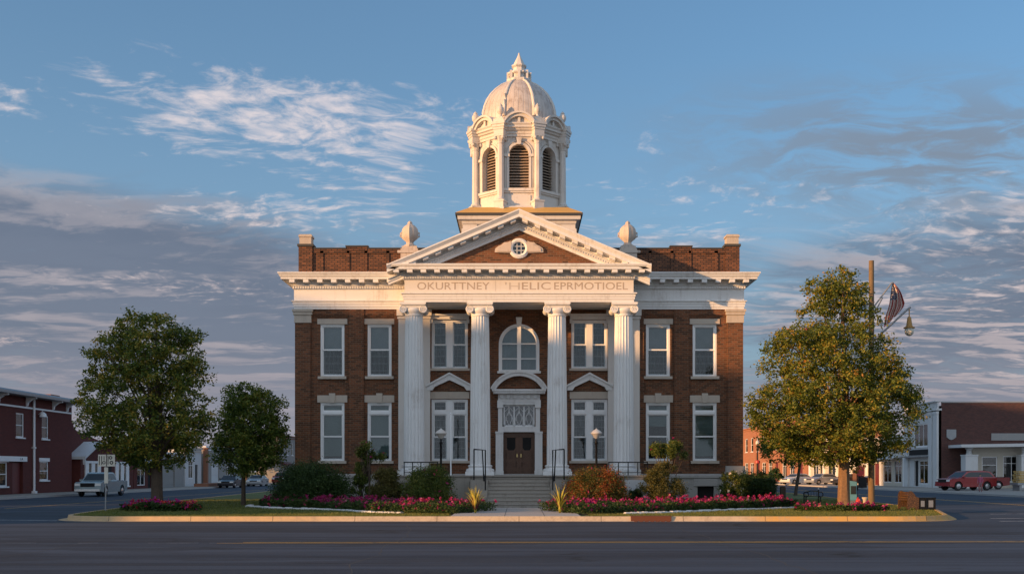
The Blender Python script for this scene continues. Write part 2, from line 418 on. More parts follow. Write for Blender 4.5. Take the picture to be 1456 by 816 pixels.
# ------------------------------------------------------------------ mesh helpers
class MB:
    def __init__(s):
        s.v = []; s.f = []; s.mi = []; s.cur = 0
    def face(s, pts):
        i = len(s.v); s.v += [tuple(p) for p in pts]
        s.f.append(list(range(i, i + len(pts)))); s.mi.append(s.cur)
    def box(s, x0, x1, y0, y1, z0, z1):
        i = len(s.v)
        s.v += [(x0, y0, z0), (x1, y0, z0), (x1, y1, z0), (x0, y1, z0), (x0, y0, z1), (x1, y0, z1), (x1, y1, z1), (x0, y1, z1)]
        for q in ((0, 3, 2, 1), (4, 5, 6, 7), (0, 1, 5, 4), (1, 2, 6, 5), (2, 3, 7, 6), (3, 0, 4, 7)):
            s.f.append([i + k for k in q]); s.mi.append(s.cur)
    def loft(s, rings, closed=True, cap0=False, cap1=False):
        i0 = len(s.v); n = len(rings[0])
        for r in rings: s.v += [tuple(p) for p in r]
        m = n if closed else n - 1
        for a in range(len(rings) - 1):
            for k in range(m):
                k2 = (k + 1) % n
                s.f.append([i0 + a * n + k, i0 + a * n + k2, i0 + (a + 1) * n + k2, i0 + (a + 1) * n + k]); s.mi.append(s.cur)
        if cap0: s.f.append([i0 + k for k in range(n)][::-1]); s.mi.append(s.cur)
        if cap1: s.f.append([i0 + (len(rings) - 1) * n + k for k in range(n)]); s.mi.append(s.cur)
    def lathe(s, prof, cx=0, cy=0, seg=16, cap0=False, cap1=True, mod=None, ph=0.0):
        rings = []
        for r, z in prof:
            rings.append([(cx + r * (mod(t) if mod else 1) * math.cos(t), cy + r * (mod(t) if mod else 1) * math.sin(t), z)
                          for t in [ph + 2 * math.pi * k / seg for k in range(seg)]])
        s.loft(rings, True, cap0, cap1)
    def prism(s, poly, axis, a, b):
        """poly in the plane across axis, swept from a to b: axis y -> (x,z), x -> (y,z), z -> (x,y)"""
        def P(p, t):
            return {'y': (p[0], t, p[1]), 'x': (t, p[0], p[1]), 'z': (p[0], p[1], t)}[axis]
        s.loft([[P(p, a) for p in poly], [P(p, b) for p in poly]], True, True, True)
    def tube(s, pts, rad, seg=8, caps=True):
        pts = [Vector(p) for p in pts]
        if not isinstance(rad, (list, tuple)): rad = [rad] * len(pts)
        rings = []
        up = Vector((0.13, .31, 1)).normalized()
        for i, p in enumerate(pts):
            d = (pts[min(i + 1, len(pts) - 1)] - pts[max(i - 1, 0)]).normalized()
            a = d.cross(up)
            if a.length < .05: a = d.cross(Vector((1, 0, 0)))
            a.normalize(); b = d.cross(a)
            rings.append([p + (a * math.cos(t) + b * math.sin(t)) * rad[i] for t in [2 * math.pi * k / seg for k in range(seg)]])
        s.loft(rings, True, caps, caps)
    def sweep(s, poly, prof, closed=True):
        """sweep a profile of (outward offset, z) round a counter-clockwise plan polygon with mitred corners"""
        n = len(poly); P = [Vector(p) for p in poly]; rings = []
        for i in range(n):
            def nrm(a, b):
                d = (P[b] - P[a]).normalized(); return Vector((d.y, -d.x))
            if closed: n1, n2 = nrm((i - 1) % n, i), nrm(i, (i + 1) % n)
            elif i == 0: n1 = n2 = nrm(0, 1)
            elif i == n - 1: n1 = n2 = nrm(n - 2, n - 1)
            else: n1, n2 = nrm(i - 1, i), nrm(i, i + 1)
            mv = n1 + n2; mv = mv / max(.2, mv.dot(n1))
            rings.append([(P[i].x + mv.x * o, P[i].y + mv.y * o, z) for o, z in prof])
        if closed: rings.append(rings[0])
        s.loft(rings, False)
        if not closed:
            s.f.append([len(s.v) - len(prof) + k for k in range(len(prof))]); s.mi.append(s.cur)
    def wall(s, x0, x1, z0, z1, y, holes, depth=.18):
        """front wall sheet with rectangular holes and their reveals"""
        xs = sorted({x0, x1, *[h[0] for h in holes], *[h[1] for h in holes]})
        zs = sorted({z0, z1, *[h[2] for h in holes], *[h[3] for h in holes]})
        for a, b in zip(xs, xs[1:]):
            for c, d in zip(zs, zs[1:]):
                mx, mz = (a + b) / 2, (c + d) / 2
                if not any(h[0] < mx < h[1] and h[2] < mz < h[3] for h in holes):
                    s.face([(a, y, c), (b, y, c), (b, y, d), (a, y, d)])
        for h in holes:
            a, b, c, d = h[:4]; e = y + depth
            s.face([(a, y, c), (a, e, c), (a, e, d), (a, y, d)]); s.face([(b, y, c), (b, y, d), (b, e, d), (b, e, c)])
            s.face([(a, y, c), (b, y, c), (b, e, c), (a, e, c)]); s.face([(a, y, d), (a, e, d), (b, e, d), (b, y, d)])
    def xf(s, i0, mtx):
        for i in range(i0, len(s.v)): s.v[i] = tuple(mtx @ Vector(s.v[i]))
    def mesh(s, name, mats, smooth=False):
        me = bpy.data.meshes.new(name)
        me.from_pydata(s.v, [], s.f)
        for m in (mats if isinstance(mats, (list, tuple)) else [mats]): me.materials.append(M[m])
        me.polygons.foreach_set('material_index', s.mi)
        bm = bmesh.new(); bm.from_mesh(me)
        bmesh.ops.remove_doubles(bm, verts=bm.verts, dist=.0004)
        bmesh.ops.recalc_face_normals(bm, faces=bm.faces)
        bm.to_mesh(me); bm.free()
        if smooth:
            me.polygons.foreach_set('use_smooth', [True] * len(me.polygons))
            me.set_sharp_from_angle(angle=R(38))
        return me
    def obj(s, name, mats, parent=None, smooth=False, loc=(0, 0, 0)):
        o = bpy.data.objects.new(name, s.mesh(name, mats, smooth)); COL.objects.link(o)
        o.parent = parent; o.location = loc
        return o

def tag(o, label=None, cat=None, group=None, kind=None):
    if label: o['label'] = label
    if cat: o['category'] = cat
    if group: o['group'] = group
    if kind: o['kind'] = kind
    return o

def empty(name, loc, label, cat, group=None, rz=0.0):
    o = bpy.data.objects.new(name, None); COL.objects.link(o)
    o.location = loc; o.rotation_euler = (0, 0, rz); o.empty_display_size = .3
    return tag(o, label, cat, group)

def copy_tree(o, parent=None, loc=None):
    c = o.copy(); COL.objects.link(c); c.parent = parent
    if loc is not None: c.location = loc
    for ch in list(o.children): copy_tree(ch, c)
    return c

def struct(name, mb, mats, smooth=False):
    return tag(mb.obj(name, mats, None, smooth), kind='structure')

def arc(cx, cz, r, a0, a1, n):
    return [(cx + r * math.cos(a0 + (a1 - a0) * k / n), cz + r * math.sin(a0 + (a1 - a0) * k / n)) for k in range(n + 1)]

# ------------------------------------------------------------------ ground, roads, kerbs
RZ = -.15
b = MB(); b.face([(-3000, -600, -.22), (3000, -600, -.22), (3000, 4000, -.22), (-3000, 4000, -.22)])
struct('ground', b, 'lawn')
b = MB()
b.face([(-400, 18, RZ), (400, 18, RZ), (400, 43.6, RZ), (-400, 43.6, RZ)])
b.face([(-34, 43.6, RZ), (36, 43.6, RZ), (36, 420, RZ), (-34, 420, RZ)])
struct('road', b, 'asphalt')
# centre line of the front street: double yellow from the middle to the right, worn white dashes on the left
L1 = RZ + .004
def strip(mb, p, q, w, z=L1):
    p, q = Vector(p), Vector(q); d = (q - p).normalized(); n = Vector((-d.y, d.x)) * w / 2
    mb.face([(*(p - n), z), (*(q - n), z), (*(q + n), z), (*(p + n), z)])
b = MB(); strip(b, (-7.8, 29.05), (34, 30.1), .11); strip(b, (-7.2, 29.36), (34, 30.42), .11)
struct('road_marking_yellow', b, 'line_yellow')
b = MB()
for x0, x1 in ((-14.5, -12.5), (-11.4, -10.9), (-9.6, -8.3), (-8.0, -7.4)):
    strip(b, (x0, 29.1), (x1, 29.15), .12)
for x in range(-60, -16, 5): strip(b, (x, 29.1), (x + 2.6, 29.1), .12)
struct('road_marking_dashes', b, 'line_white_old')
b = MB()
strip(b, (-34, 46.6), (-17.4, 42.4), .16)
strip(b, (17.9, 41.9), (35.6, 43.2), .22); strip(b, (18.6, 44.4), (35.6, 46.2), .22)
strip(b, (20.5, 49.0), (35.6, 52.0), .2)
struct('road_marking_crosswalk', b, 'line_white')
b = MB(); strip(b, (27.6, 52), (27.0, 200), .13); strip(b, (27.9, 52), (27.3, 200), .13)
strip(b, (-25.6, 56), (-26.2, 200), .13)
struct('road_marking_side_street', b, 'line_yellow')

rs = random.Random(5)
b = MB()
for y0, x0, x1 in ((22.4, -30, 4), (25.6, -9, 26), (33.4, -30, 30), (36.9, -6, 20), (39.2, -28, -4)):
    x = x0; y = y0; q = (x, y)
    while x < x1:
        x += rs.uniform(.5, 1.1); y = y0 + .5 * (y - y0) + rs.uniform(-.10, .10); strip(b, q, (x, y), rs.uniform(.02, .05), L1 - .001); q = (x, y)
for x0 in (-11.2, -3.1, 5.4, 13.3):
    y = 20.0; x = x0; q = (x, y)
    while y < 41:
        y += rs.uniform(.4, 1.0); x += rs.uniform(-.14, .14); strip(b, q, (x, y), rs.uniform(.02, .045), L1 - .0015); q = (x, y)
struct('road_tar_seams', b, 'roof_dark')
# courthouse lawn: outline with rounded front corners
def rounded(pts):                                    # [(x,y,r)...] counter-clockwise
    out = []; n = len(pts)
    for i in range(n):
        p = Vector(pts[i][:2]); r = pts[i][2]
        a = (Vector(pts[i - 1][:2]) - p).normalized(); c = (Vector(pts[(i + 1) % n][:2]) - p).normalized()
        if r == 0: out.append(tuple(p)); continue
        for k in range(9):
            t = k / 8
            q = (p + a * r) * (1 - t) ** 2 + p * 2 * t * (1 - t) + (p + c * r) * t * t
            out.append(tuple(q))
    return out
ISL = rounded([(-17.2, 41.8, 2.2), (16.1, 41.8, 2.4), (18.6, 50, 1), (21.5, 90, 2), (-22, 104, 2), (-19.6, 62, 2), (-17.9, 46, 1)])
def inset(poly, d):
    n = len(poly); P = [Vector(p) for p in poly]; out = []
    for i in range(n):
        d1 = (P[i] - P[i - 1]).normalized(); d2 = (P[(i + 1) % n] - P[i]).normalized()
        n1, n2 = Vector((-d1.y, d1.x)), Vector((-d2.y, d2.x)); mv = n1 + n2; mv /= max(.3, mv.dot(n1))
        out.append(tuple(P[i] + mv * d))
    return out
b = MB(); b.face([(*p, .0) for p in inset(ISL, .16)])
struct('lawn', b, 'lawn')
b = MB(); b.sweep(ISL, [(.32, RZ + .004), (.02, RZ + .012), (0, RZ + .05), (-.03, .035), (-.18, .035), (-.18, -.1)])
struct('kerb', b, 'kerb')
b = MB(); b.box(4.15, 5.65, 41.72, 42.3, RZ - .02, .05)
for k in range(7): b.box(4.25 + k * .2, 4.37 + k * .2, 41.40, 41.72, RZ - .02, RZ + .025)
tag(b.obj('storm_drain', 'rust'), 'rusty storm drain inlet set into the kerb right of the steps', 'drain')
# concrete walk from the kerb to the steps
b = MB(); b.box(-2.55, 2.3, 41.97, 45.4, -.1, .042); b.box(-1.9, 1.75, 45.4, 51.6, -.1, .04)
struct('walkway', b, 'walk')
b = MB()
for x in (-.55, .95): b.box(x, x + .02, 41.99, 51.5, .0, .0435)
for y in (43.4, 45.4, 47.4, 49.4): b.box(-1.85, 1.7, y, y + .02, .0, .0432)
struct('walkway_joints', b, 'roof_dark')
# pavements of the blocks across the side streets
b = MB()
b.box(-34.3, -34, 47, 300, -.2, .0); b.box(36, 36.3, 47, 300, -.2, .0)
struct('kerb_far', b, 'walk')
b = MB(); b.box(-39.5, -34.3, 47, 300, -.2, -.004); b.box(36.3, 90, 47, 300, -.2, -.004)
struct('pavement', b, 'concrete')
b = MB(); b.box(-400, 400, 12, 18, -.2, -.01)
struct('pavement_near', b, 'concrete')

# ------------------------------------------------------------------ COURTHOUSE (local: y=0 is the main wall, -y towards the street)
Y0 = 57.1
CH = empty('courthouse', (0, Y0, 0), 'two storey red brick courthouse with white columned portico, pediment and domed clock-less tower', 'courthouse')
CH['label'] = 'two storey red brick courthouse with white columned portico, pediment and domed white tower'
W = 11.25
UP = [(xc, 6.52, 9.16, 1.22) for xc in (-9.47, -7.08, 7.05, 9.42)]
LO = [(xc, 2.24, 5.2, 1.22) for xc in (-9.47, -7.08, 7.05, 9.42)]
PU = [(xc, 6.92, 9.38, 1.84) for xc in (-3.52, 3.57)]
PL = [(xc, 2.24, 5.36, 1.84) for xc in (-3.52, 3.57)]
holes = [(x - w / 2, x + w / 2, a, c) for x, a, c, w in UP + LO + PU + PL]
ARC_X, ARC_W, ARC_Z0, ARC_SP = 0.0, 2.06, 6.78, 8.15
holes.append((-1.03, 1.03, ARC_Z0, 9.22))
DOOR = (-.84, .80, 1.52, 5.28)
holes.append(DOOR)
b = MB()
b.wall(-W, W, 1.55, 9.9, 0, holes, .26)
# spandrels that turn the middle square hole into an arch
n = 16; top = 9.22
ap = arc(0, ARC_SP, 1.03, math.pi, 0, n)
for k in range(n):
    (xa, za), (xb, zb) = ap[k], ap[k + 1]
    b.face([(xa, 0, za), (xb, 0, zb), (xb, 0, top), (xa, 0, top)])
    b.face([(xa, 0, za), (xa, .26, za), (xb, .26, zb), (xb, 0, zb)])
# side and rear walls
b.face([(-W, 0, 1.55), (-W, 16, 1.55), (-W, 16, 9.9), (-W, 0, 9.9)]); b.face([(W, 0, 1.55), (W, 16, 1.55), (W, 16, 9.9), (W, 0, 9.9)])
b.face([(-W, 16, 1.55), (W, 16, 1.55), (W, 16, 9.9), (-W, 16, 9.9)])
# piers, proud of the wall
for sx in (-1, 1):
    for x0, x1 in ((10.56, W + .10), (7.86, 8.62), (6.12, 6.32)):
        a, c = sorted((sx * x0, sx * x1)); b.box(a, c, -.12, .0, 1.56, 9.9)
    a, c = sorted((sx * (W), sx * (W + .10))); b.box(a, c, 0, .7, 1.56, 9.9)
    for x0, x1 in ((8.62, 10.56), (6.32, 7.86)):
        a, c = sorted((sx * x0, sx * x1))
        b.box(a, c, -.07, .0, 9.62, 9.9); b.box(a, c, -.03, .0, 9.54, 9.62)
b.obj('brick_wall', 'brick', CH)
b = MB()                                            # arch of rubbed brick round the middle window
for k in range(26):
    a0 = math.pi * k / 26 + .012; a1 = math.pi * (k + 1) / 26 - .012
    q = [(math.cos(t) * r, ARC_SP + math.sin(t) * r) for r, t in ((1.06, a0), (1.06, a1), (1.40, a1), (1.40, a0))]
    b.prism(q, 'y', -.05, .0)
b.obj('brick_arch', 'brick', CH)
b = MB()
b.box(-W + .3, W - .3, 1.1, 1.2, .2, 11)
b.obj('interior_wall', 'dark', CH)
# stone foundation with basement openings
b = MB()
bh = [(s * x - .42, s * x + .42, .25, .95) for x in (7.08, 9.45) for s in (-1, 1)]
b.wall(-W - .12, W + .12, 0, 1.36, -.14, bh, .22)
for s in (-1, 1):
    b.face([(s * (W + .12), -.14, 0), (s * (W + .12), 16, 0), (s * (W + .12), 16, 1.36), (s * (W + .12), -.14, 1.36)])
    for x in (7.08, 9.45): b.box(s * x - .62, s * x + .62, -.2, -.14, .97, 1.34)
b.sweep([(-W - .12, 16), (-W - .12, -.14), (W + .12, -.14), (W + .12, 16)], [(0, 1.36), (.08, 1.38), (.08, 1.50), (-.02, 1.58), (-.3, 1.58)], False)
for s in (-1, 1):
    a, c = sorted((s * 10.46, s * (W + .18))); b.box(a, c, -.24, .02, 1.56, 1.98); b.box(a - .04, c + .04, -.28, .0, 1.56, 1.70)
b.obj('foundation', 'stone_gray', CH)
for h in bh:
    b = MB(); b.box(h[0] + .02, h[1] - .02, .06, .08, .27, .93); b.obj('basement_window', 'dark', CH)
# corner pier capitals
for s in (-1, 1):
    b = MB(); a, c = sorted((s * 10.52, s * (W + .13)))
    b.box(a, c, -.17, .72, 9.22, 9.62); b.box(a - .05, c + .05, -.22, .72, 9.62, 9.78); b.box(a - .09, c + .09, -.27, .72, 9.78, 9.9)
    b.obj('pier_capital', 'stone', CH)

# ---- main entablature
MAIN = [(-W, 16), (-W, 0), (W, 0), (W, 16)]
b = MB()
b.sweep(MAIN, [(.02, 9.9), (.14, 9.9), (.14, 10.02), (.17, 10.02), (.17, 10.15), (.20, 10.15), (.20, 10.27), (.27, 10.29), (.27, 10.33), (.14, 10.36),
               (.14, 10.88), (.17, 10.90), (.20, 10.92), (.20, 11.05), (.26, 11.07), (.28, 11.11), (.16, 11.13), (.16, 11.34), (.70, 11.34), (.70, 11.42), (.74, 11.46),
               (.80, 11.58), (.84, 11.62), (.84, 11.67), (.2, 11.75), (-.4, 11.75)], False)
for s in (-1, 1):
    x = 5.9
    while x < W + .2:                               # dentils
        b.box(s * x - .035, s * x + .035, -.27, -.20, 10.93, 11.045); x += .125
    x = 6.5
    while x < W + .6:                               # modillions
        b.box(s * x - .13, s * x + .13, -.67, -.16, 11.18, 11.342); x += .70
b.obj('cornice', 'white', CH)

# ---- parapet
for s in (-1, 1):
    b = MB()
    a, c = sorted((s * 3.0, s * 10.5)); b.box(a, c, .15, .45, 11.74, 13.0)
    a, c = sorted((s * 10.5, s * 11.2)); b.box(a, c, .05, .75, 11.74, 13.12)
    b.box(*sorted((s * 10.9, s * 11.2)), .75, 15.8, 11.74, 13.0)
    for x0, x1, z in ((9.95, 10.12, 12.9), (8.62, 8.76, 13.05), (7.72, 7.86, 13.05), (6.6, 6.75, 12.9)):
        b.box(*sorted((s * x0, s * x1)), .10, .15, 11.9, z)
    b.box(*sorted((s * 7.72, s * 8.76)), .08, .47, 12.9, 13.1)
    b.box(*sorted((s * 5.9, s * 10.5)), .09, .15, 11.74, 11.92); b.box(*sorted((s * 3, s * 10.5)), .10, .15, 12.78, 13.0)
    b.obj('parapet', 'brick_parapet', CH)
for s in (-1, 1):
    b = MB()
    b.box(*sorted((s * 3.0, s * 7.70)), .06, .5, 13.002, 13.06); b.box(*sorted((s * 8.78, s * 10.44)), .06, .5, 13.002, 13.06)
    b.box(*sorted((s * 7.66, s * 8.82)), .04, .52, 13.102, 13.17)
    b.box(*sorted((s * 10.44, s * 11.26)), .0, .8, 13.122, 13.24)
    b.obj('coping', 'roof_dark', CH)
for s in (-1, 1):
    b = MB()
    b.box(*sorted((s * 10.56, s * 11.16)), .08, .7, 13.242, 13.74); b.box(*sorted((s * 10.52, s * 11.20)), .04, .74, 13.60, 13.70)
    b.obj('pier_cap', 'stone', CH)
b = MB(); b.box(-W, W, .4, 15.9, 11.6, 12.1)
b.obj('flat_roof', 'roof_dark', CH)

# ---- urns on pedestals behind the pediment
def urn_mesh():
    b = MB()
    b.box(-.55, .55, -.45, .45, -1.6, -.15); b.box(-.75, .75, -.52, .52, -.42, -.28); b.box(-.48, .48, -.4, .4, -.15, .0)
    b.lathe([(.40, 0), (.40, .08), (.26, .14), (.20, .24), (.24, .32), (.44, .48), (.50, .70), (.49, .88), (.44, 1.08), (.33, 1.22), (.20, 1.32), (.13, 1.36), (.15, 1.42), (.08, 1.52), (.0, 1.56)],
            0, 0, 20, False, False, lambda t: 1 + .10 * math.cos(8 * t))
    for s in (-1, 1): b.tube([(s * .44, 0, .55), (s * .60, 0, .62), (s * .60, 0, .82), (s * .44, 0, .88)], .05, 6)
    return b.mesh('urn', 'stone_urn', True)
um = urn_mesh()
for s in (-1, 1):
    o = bpy.data.objects.new('urn', um); COL.objects.link(o); o.parent = CH; o.location = (s * 5.55 + (-.02 if s < 0 else 0), .35, 13.14); o.scale = (.80, .80, .86)

# ---- portico podium and steps
b = MB()
b.box(-6.7, -2.35, -3.25, -.3, -.1, 1.46); b.box(2.35, 6.7, -3.25, -.3, -.1, 1.46); b.box(-2.35, 2.35, -3.0, -.3, -.1, 1.46)
b.box(-6.78, -2.30, -3.33, -.25, 1.46, 1.52); b.box(2.30, 6.78, -3.33, -.25, 1.46, 1.52); b.box(-2.30, 2.30, -3.12, -.25, 1.46, 1.52)
for s in (-1, 1):
    b.box(*sorted((s * 5.0, s * 6.75)), -3.7, -3.34, -.1, 1.15); b.box(*sorted((s * 4.95, s * 6.8)), -3.75, -3.34, 1.15, 1.26)
    b.box(*sorted((s * 1.47, s * 2.3)), -4.0, -3.12, -.1, 1.30)
    b.box(*sorted((s * 1.47, s * 2.1)), -4.7, -4.0, -.1, .82)
b.obj('podium', 'concrete', CH)
b = MB(); nst = 9
for k in range(nst):
    z = 1.52 - (k + 1) * (1.52 / (nst + 0))
    y1 = -3.12 - k * .29
    if k < nst - 1 or True:
        b.box(-1.46, 1.46, y1 - .29 - .02, y1 + (.0 if k else -.001), -.05 - k * .001, z + .0)
        if z > .05: b.box(-1.455, 1.455, y1 - .36, y1 - .02, z + .001, z + .03)
b.obj('steps', 'concrete', CH)

# ---- columns
def column():
    st = bpy.data.objects.new('column', None)
    b = MB()
    fl = 20
    def flute(t): return 1 - .085 * (0.5 + .5 * math.cos(fl * t)) ** .5
    prof = []
    H0, H1 = 2.02, 9.28
    for k in range(13):
        t = k / 12; r = .505 - .075 * t ** 1.6
        prof.append((r, H0 + (H1 - H0) * t))
    b.lathe(prof, 0, 0, fl * 8, False, False, flute)
    sh = b.obj('column', 'white', CH, True)
    b = MB()
    b.box(-.70, .70, -.70, .70, 1.52, 1.70)
    b.lathe([(.69, 1.70), (.70, 1.76), (.66, 1.83), (.58, 1.85), (.55, 1.89), (.585, 1.93), (.60, 1.97), (.57, 2.01), (.50, 2.03)], 0, 0, 40, False, True)
    b.obj('column_base', 'white', sh, True)
    b = MB()
    b.lathe([(.42, 9.24), (.45, 9.28), (.45, 9.33), (.43, 9.35), (.46, 9.40), (.50, 9.46), (.53, 9.54), (.52, 9.62), (.48, 9.66)], 0, 0, 32, False, True)
    b.box(-.60, .60, -.60, .60, 9.76, 9.80); b.box(-.63, .63, -.62, .62, 9.80, 9.897)
    b.box(-.52, .52, -.50, .50, 9.62, 9.76)
    for s in (-1, 1):                               # volutes with a spiral groove, eye at the centre
        i0 = len(b.v)
        b.lathe([(0.19, -.50), (.20, -.47), (.14, -.25), (.12, 0), (.14, .25), (.20, .47), (.19, .50), (.16, .515), (.145, .49), (.11, .49), (.10, .51), (.08, .51), (.07, .48), (.04, .48), (.035, .52)], 0, 0, 20, True, True)
        i1 = len(b.v)
        mt = Matrix.Translation((s * .49, 0, 9.575)) @ Matrix.Rotation(R(90), 4, 'X')
        b.xf(i0, mt)
    b.obj('column_capital', 'white', sh, True)
    return sh
c0 = column()
for i, x in enumerate((-5.14, -1.90, 1.86, 5.12)):
    o = c0 if i == 0 else copy_tree(c0, CH)
    o.location = (x, -2.02, 0)
# antae: flat pilasters on the wall behind the outer columns, and return walls to them
for s in (-1, 1):
    b = MB()
    a, c = sorted((s * 4.50, s * 6.10))
    b.box(a, c, -.22, .0, 1.53, 9.55); b.box(a - .06, c + .06, -.30, .0, 1.53, 1.80); b.box(a - .05, c + .05, -.28, .0, 9.40, 9.5); b.box(a - .08, c + .08, -.32, .0, 9.55, 9.899)
    for k in range(1, 15): b.box(a + .002, c - .002, -.222, -.218, 1.8 + k * .52, 1.8 + k * .52 + .012)
    b.obj('pilaster', 'frieze', CH)

# ---- portico entablature
PO = [(-5.55, 0), (-5.55, -2.56), (5.55, -2.56), (5.55, 0)]
b = MB()
b.sweep(PO, [(-.9, 9.9), (.02, 9.9), (.02, 10.03), (.06, 10.03), (.06, 10.16), (.09, 10.16), (.09, 10.26), (.16, 10.29), (.16, 10.34), (.03, 10.37), (-.2, 10.37)], False)
b.sweep(PO, [(-.2, 10.98), (.05, 10.98), (.09, 11.0), (.09, 11.11), (.17, 11.13), (.19, 11.16), (.06, 11.18), (.06, 11.38), (.70, 11.38), (.70, 11.48), (.74, 11.51), (.78, 11.59), (.78, 11.63), (-.1, 11.66)], False)
b.box(-5.2, 5.2, -2.3, -.0, 9.93, 10.1)
x = -5.6
while x < 5.65:
    b.box(x - .033, x + .033, -2.56 - .16, -2.56 - .09, 11.015, 11.108); x += .12
x = -5.895
while x < 6.0:
    b.box(x - .13, x + .13, -2.56 - .66, -2.56 - .06, 11.235, 11.382); x += .655
b.obj('portico_entablature', 'white', CH)
b = MB(); b.sweep(PO, [(-.3, 10.36), (.0, 10.36), (.0, 10.985), (-.3, 10.985)], False)
fz = b.obj('inscription_frieze', 'frieze', CH)

def text_mesh(name, body, height, width, matn, parent, loc, depth=.012, rot=(R(90), 0, 0), wide=True):
    cu = bpy.data.curves.new(name, 'FONT'); cu.body = body; cu.size = 1.0; cu.extrude = .0; cu.align_x = 'CENTER'; cu.offset = 0; cu.resolution_u = 3
    tmp = bpy.data.objects.new(name, cu); COL.objects.link(tmp)
    bpy.context.view_layer.update()
    dg = bpy.context.evaluated_depsgraph_get()
    me = bpy.data.meshes.new_from_object(tmp.evaluated_get(dg))
    bpy.data.objects.remove(tmp)
    xs = [v.co.x for v in me.vertices]; ys = [v.co.y for v in me.vertices]
    sx = width / (max(xs) - min(xs)); sy = height / (max(ys) - min(ys)); cx = (max(xs) + min(xs)) / 2; y0 = min(ys)
    for v in me.vertices: v.co = Vector(((v.co.x - cx) * sx, (v.co.y - y0) * sy, 0))
    bm = bmesh.new(); bm.from_mesh(me)
    r = bmesh.ops.extrude_face_region(bm, geom=bm.faces[:])
    bmesh.ops.translate(bm, vec=(0, 0, depth), verts=[g for g in r['geom'] if isinstance(g, bmesh.types.BMVert)])
    bm.to_mesh(me); bm.free()
    me.materials.clear(); me.materials.append(M[matn])
    o = bpy.data.objects.new(name, me); COL.objects.link(o); o.parent = parent; o.location = loc; o.rotation_euler = rot
    return o
def tx(p): return (p - 738) / 29.37
for body, a, c, m_ in (("OKURTTNEY", 593, 696, 'letters'), ("'H", 718, 739, 'letters_faint'), ("ELIC", 742, 783, 'letters'), ("EPRMOTIOEL", 788, 893, 'letters')):
    text_mesh('inscription', body, .36, tx(c) - tx(a), m_, fz, ((tx(a) + tx(c)) / 2, -2.562, 10.50), .004)
b = MB(); b.box(tx(704), tx(704) + .02, -2.564, -2.56, 10.42, 10.93); b.obj('frieze_joint', 'letters_faint', fz)

# ---- pediment
SL = .42; ZA = 14.24
def rake(mb, prof, yf, x_end, xin=0.0):
    """raking moulding: profile of (projection, drop below roof line)"""
    for s in (-1, 1):
        rings = []
        for x in (x_end, xin):
            rings.append([(s * x, yf - o, ZA - SL * x - v) for o, v in prof])
        mb.loft(rings, True, True, False)
YF = -2.56
b = MB()
rake(b, [(-9.0, 0), (.80, 0), (.80, .06), (.76, .12), (.70, .22), (.70, .36), (.62, .34), (.06, .34), (.06, .54), (.18, .56), (.17, .60), (.09, .61), (.09, .72), (.05, .74), (.05, .86), (-.12, .86), (-.12, .3), (-9.0, .3)], YF, 6.33)
for s in (-1, 1):
    x = .28
    while x < 5.75:
        q = [(s * (x - .13), ZA - SL * (x - .13) - .335), (s * (x + .13), ZA - SL * (x + .13) - .335), (s * (x + .13), ZA - SL * (x + .13) - .48), (s * (x - .13), ZA - SL * (x - .13) - .48)]
        b.prism(q, 'y', YF - .60, YF - .06); x += .60
    x = .06
    while x < 5.3:
        q = [(s * (x - .032), ZA - SL * (x - .032) - .615), (s * (x + .032), ZA - SL * (x + .032) - .615), (s * (x + .032), ZA - SL * (x + .032) - .71), (s * (x - .032), ZA - SL * (x - .032) - .71)]
        b.prism(q, 'y', YF - .155, YF - .09); x += .12
b.obj('pediment_cornice', 'white', CH)
b = MB()
zb = 11.62
xt = (ZA - .7 - zb) / SL
b.prism([(-xt, zb), (xt, zb), (0, ZA - .7)], 'y', YF + .06, YF + .4)
b.obj('tympanum', 'brick', CH)
b = MB()
for s in (-1, 1): b.face([(0, YF - .75, ZA + .004), (s * 6.33, YF - .75, ZA - SL * 6.33 + .004), (s * 6.33, 6.4, ZA - SL * 6.33 + .004), (0, 6.4, ZA + .004)])
b.obj('pediment_roof', 'roof_metal', CH)
# round window
OZ = 12.50
b = MB()
i0 = len(b.v)
b.lathe([(.30, 0), (.30, .10), (.34, .14), (.40, .15), (.42, .11), (.47, .10), (.50, .05), (.50, 0)], 0, 0, 36, False, False)
b.xf(i0, Matrix.Translation((0, YF + .05, OZ)) @ Matrix.Rotation(R(90), 4, 'X'))
ow = b.obj('round_window', 'white', CH, True)
b = MB()
for x in (-.10, .10): b.box(x - .014, x + .014, YF + .0, YF + .03, OZ - .28, OZ + .28)
for z in (-.10, .10): b.box(-.28, .28, YF + .0, YF + .03, OZ + z - .014, OZ + z + .014)
b.obj('muntin', 'white', ow)
b = MB(); i0 = 0; b.lathe([(.31, 0), (.0, .001)], 0, 0, 24, False, False); b.xf(0, Matrix.Translation((0, YF + .045, OZ)) @ Matrix.Rotation(R(90), 4, 'X'))
b.obj('pane', 'glass_dark', ow)
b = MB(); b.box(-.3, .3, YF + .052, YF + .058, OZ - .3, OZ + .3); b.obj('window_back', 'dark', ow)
for s in (-1, 1):
    b = MB()
    q = [(s * .44, -.22), (s * 1.18, -.20), (s * 1.16, -.02), (s * 1.0, .10), (s * .86, .16), (s * .72, .28), (s * .52, .30), (s * .40, .36)]
    b.prism([(x, OZ + z) for x, z in q], 'y', YF - .06, YF + .06)
    b.prism([(x * .9, OZ + z * .8) for x, z in q], 'y', YF - .11, YF - .06)
    b.obj('scroll_ornament', 'stone_urn', CH)

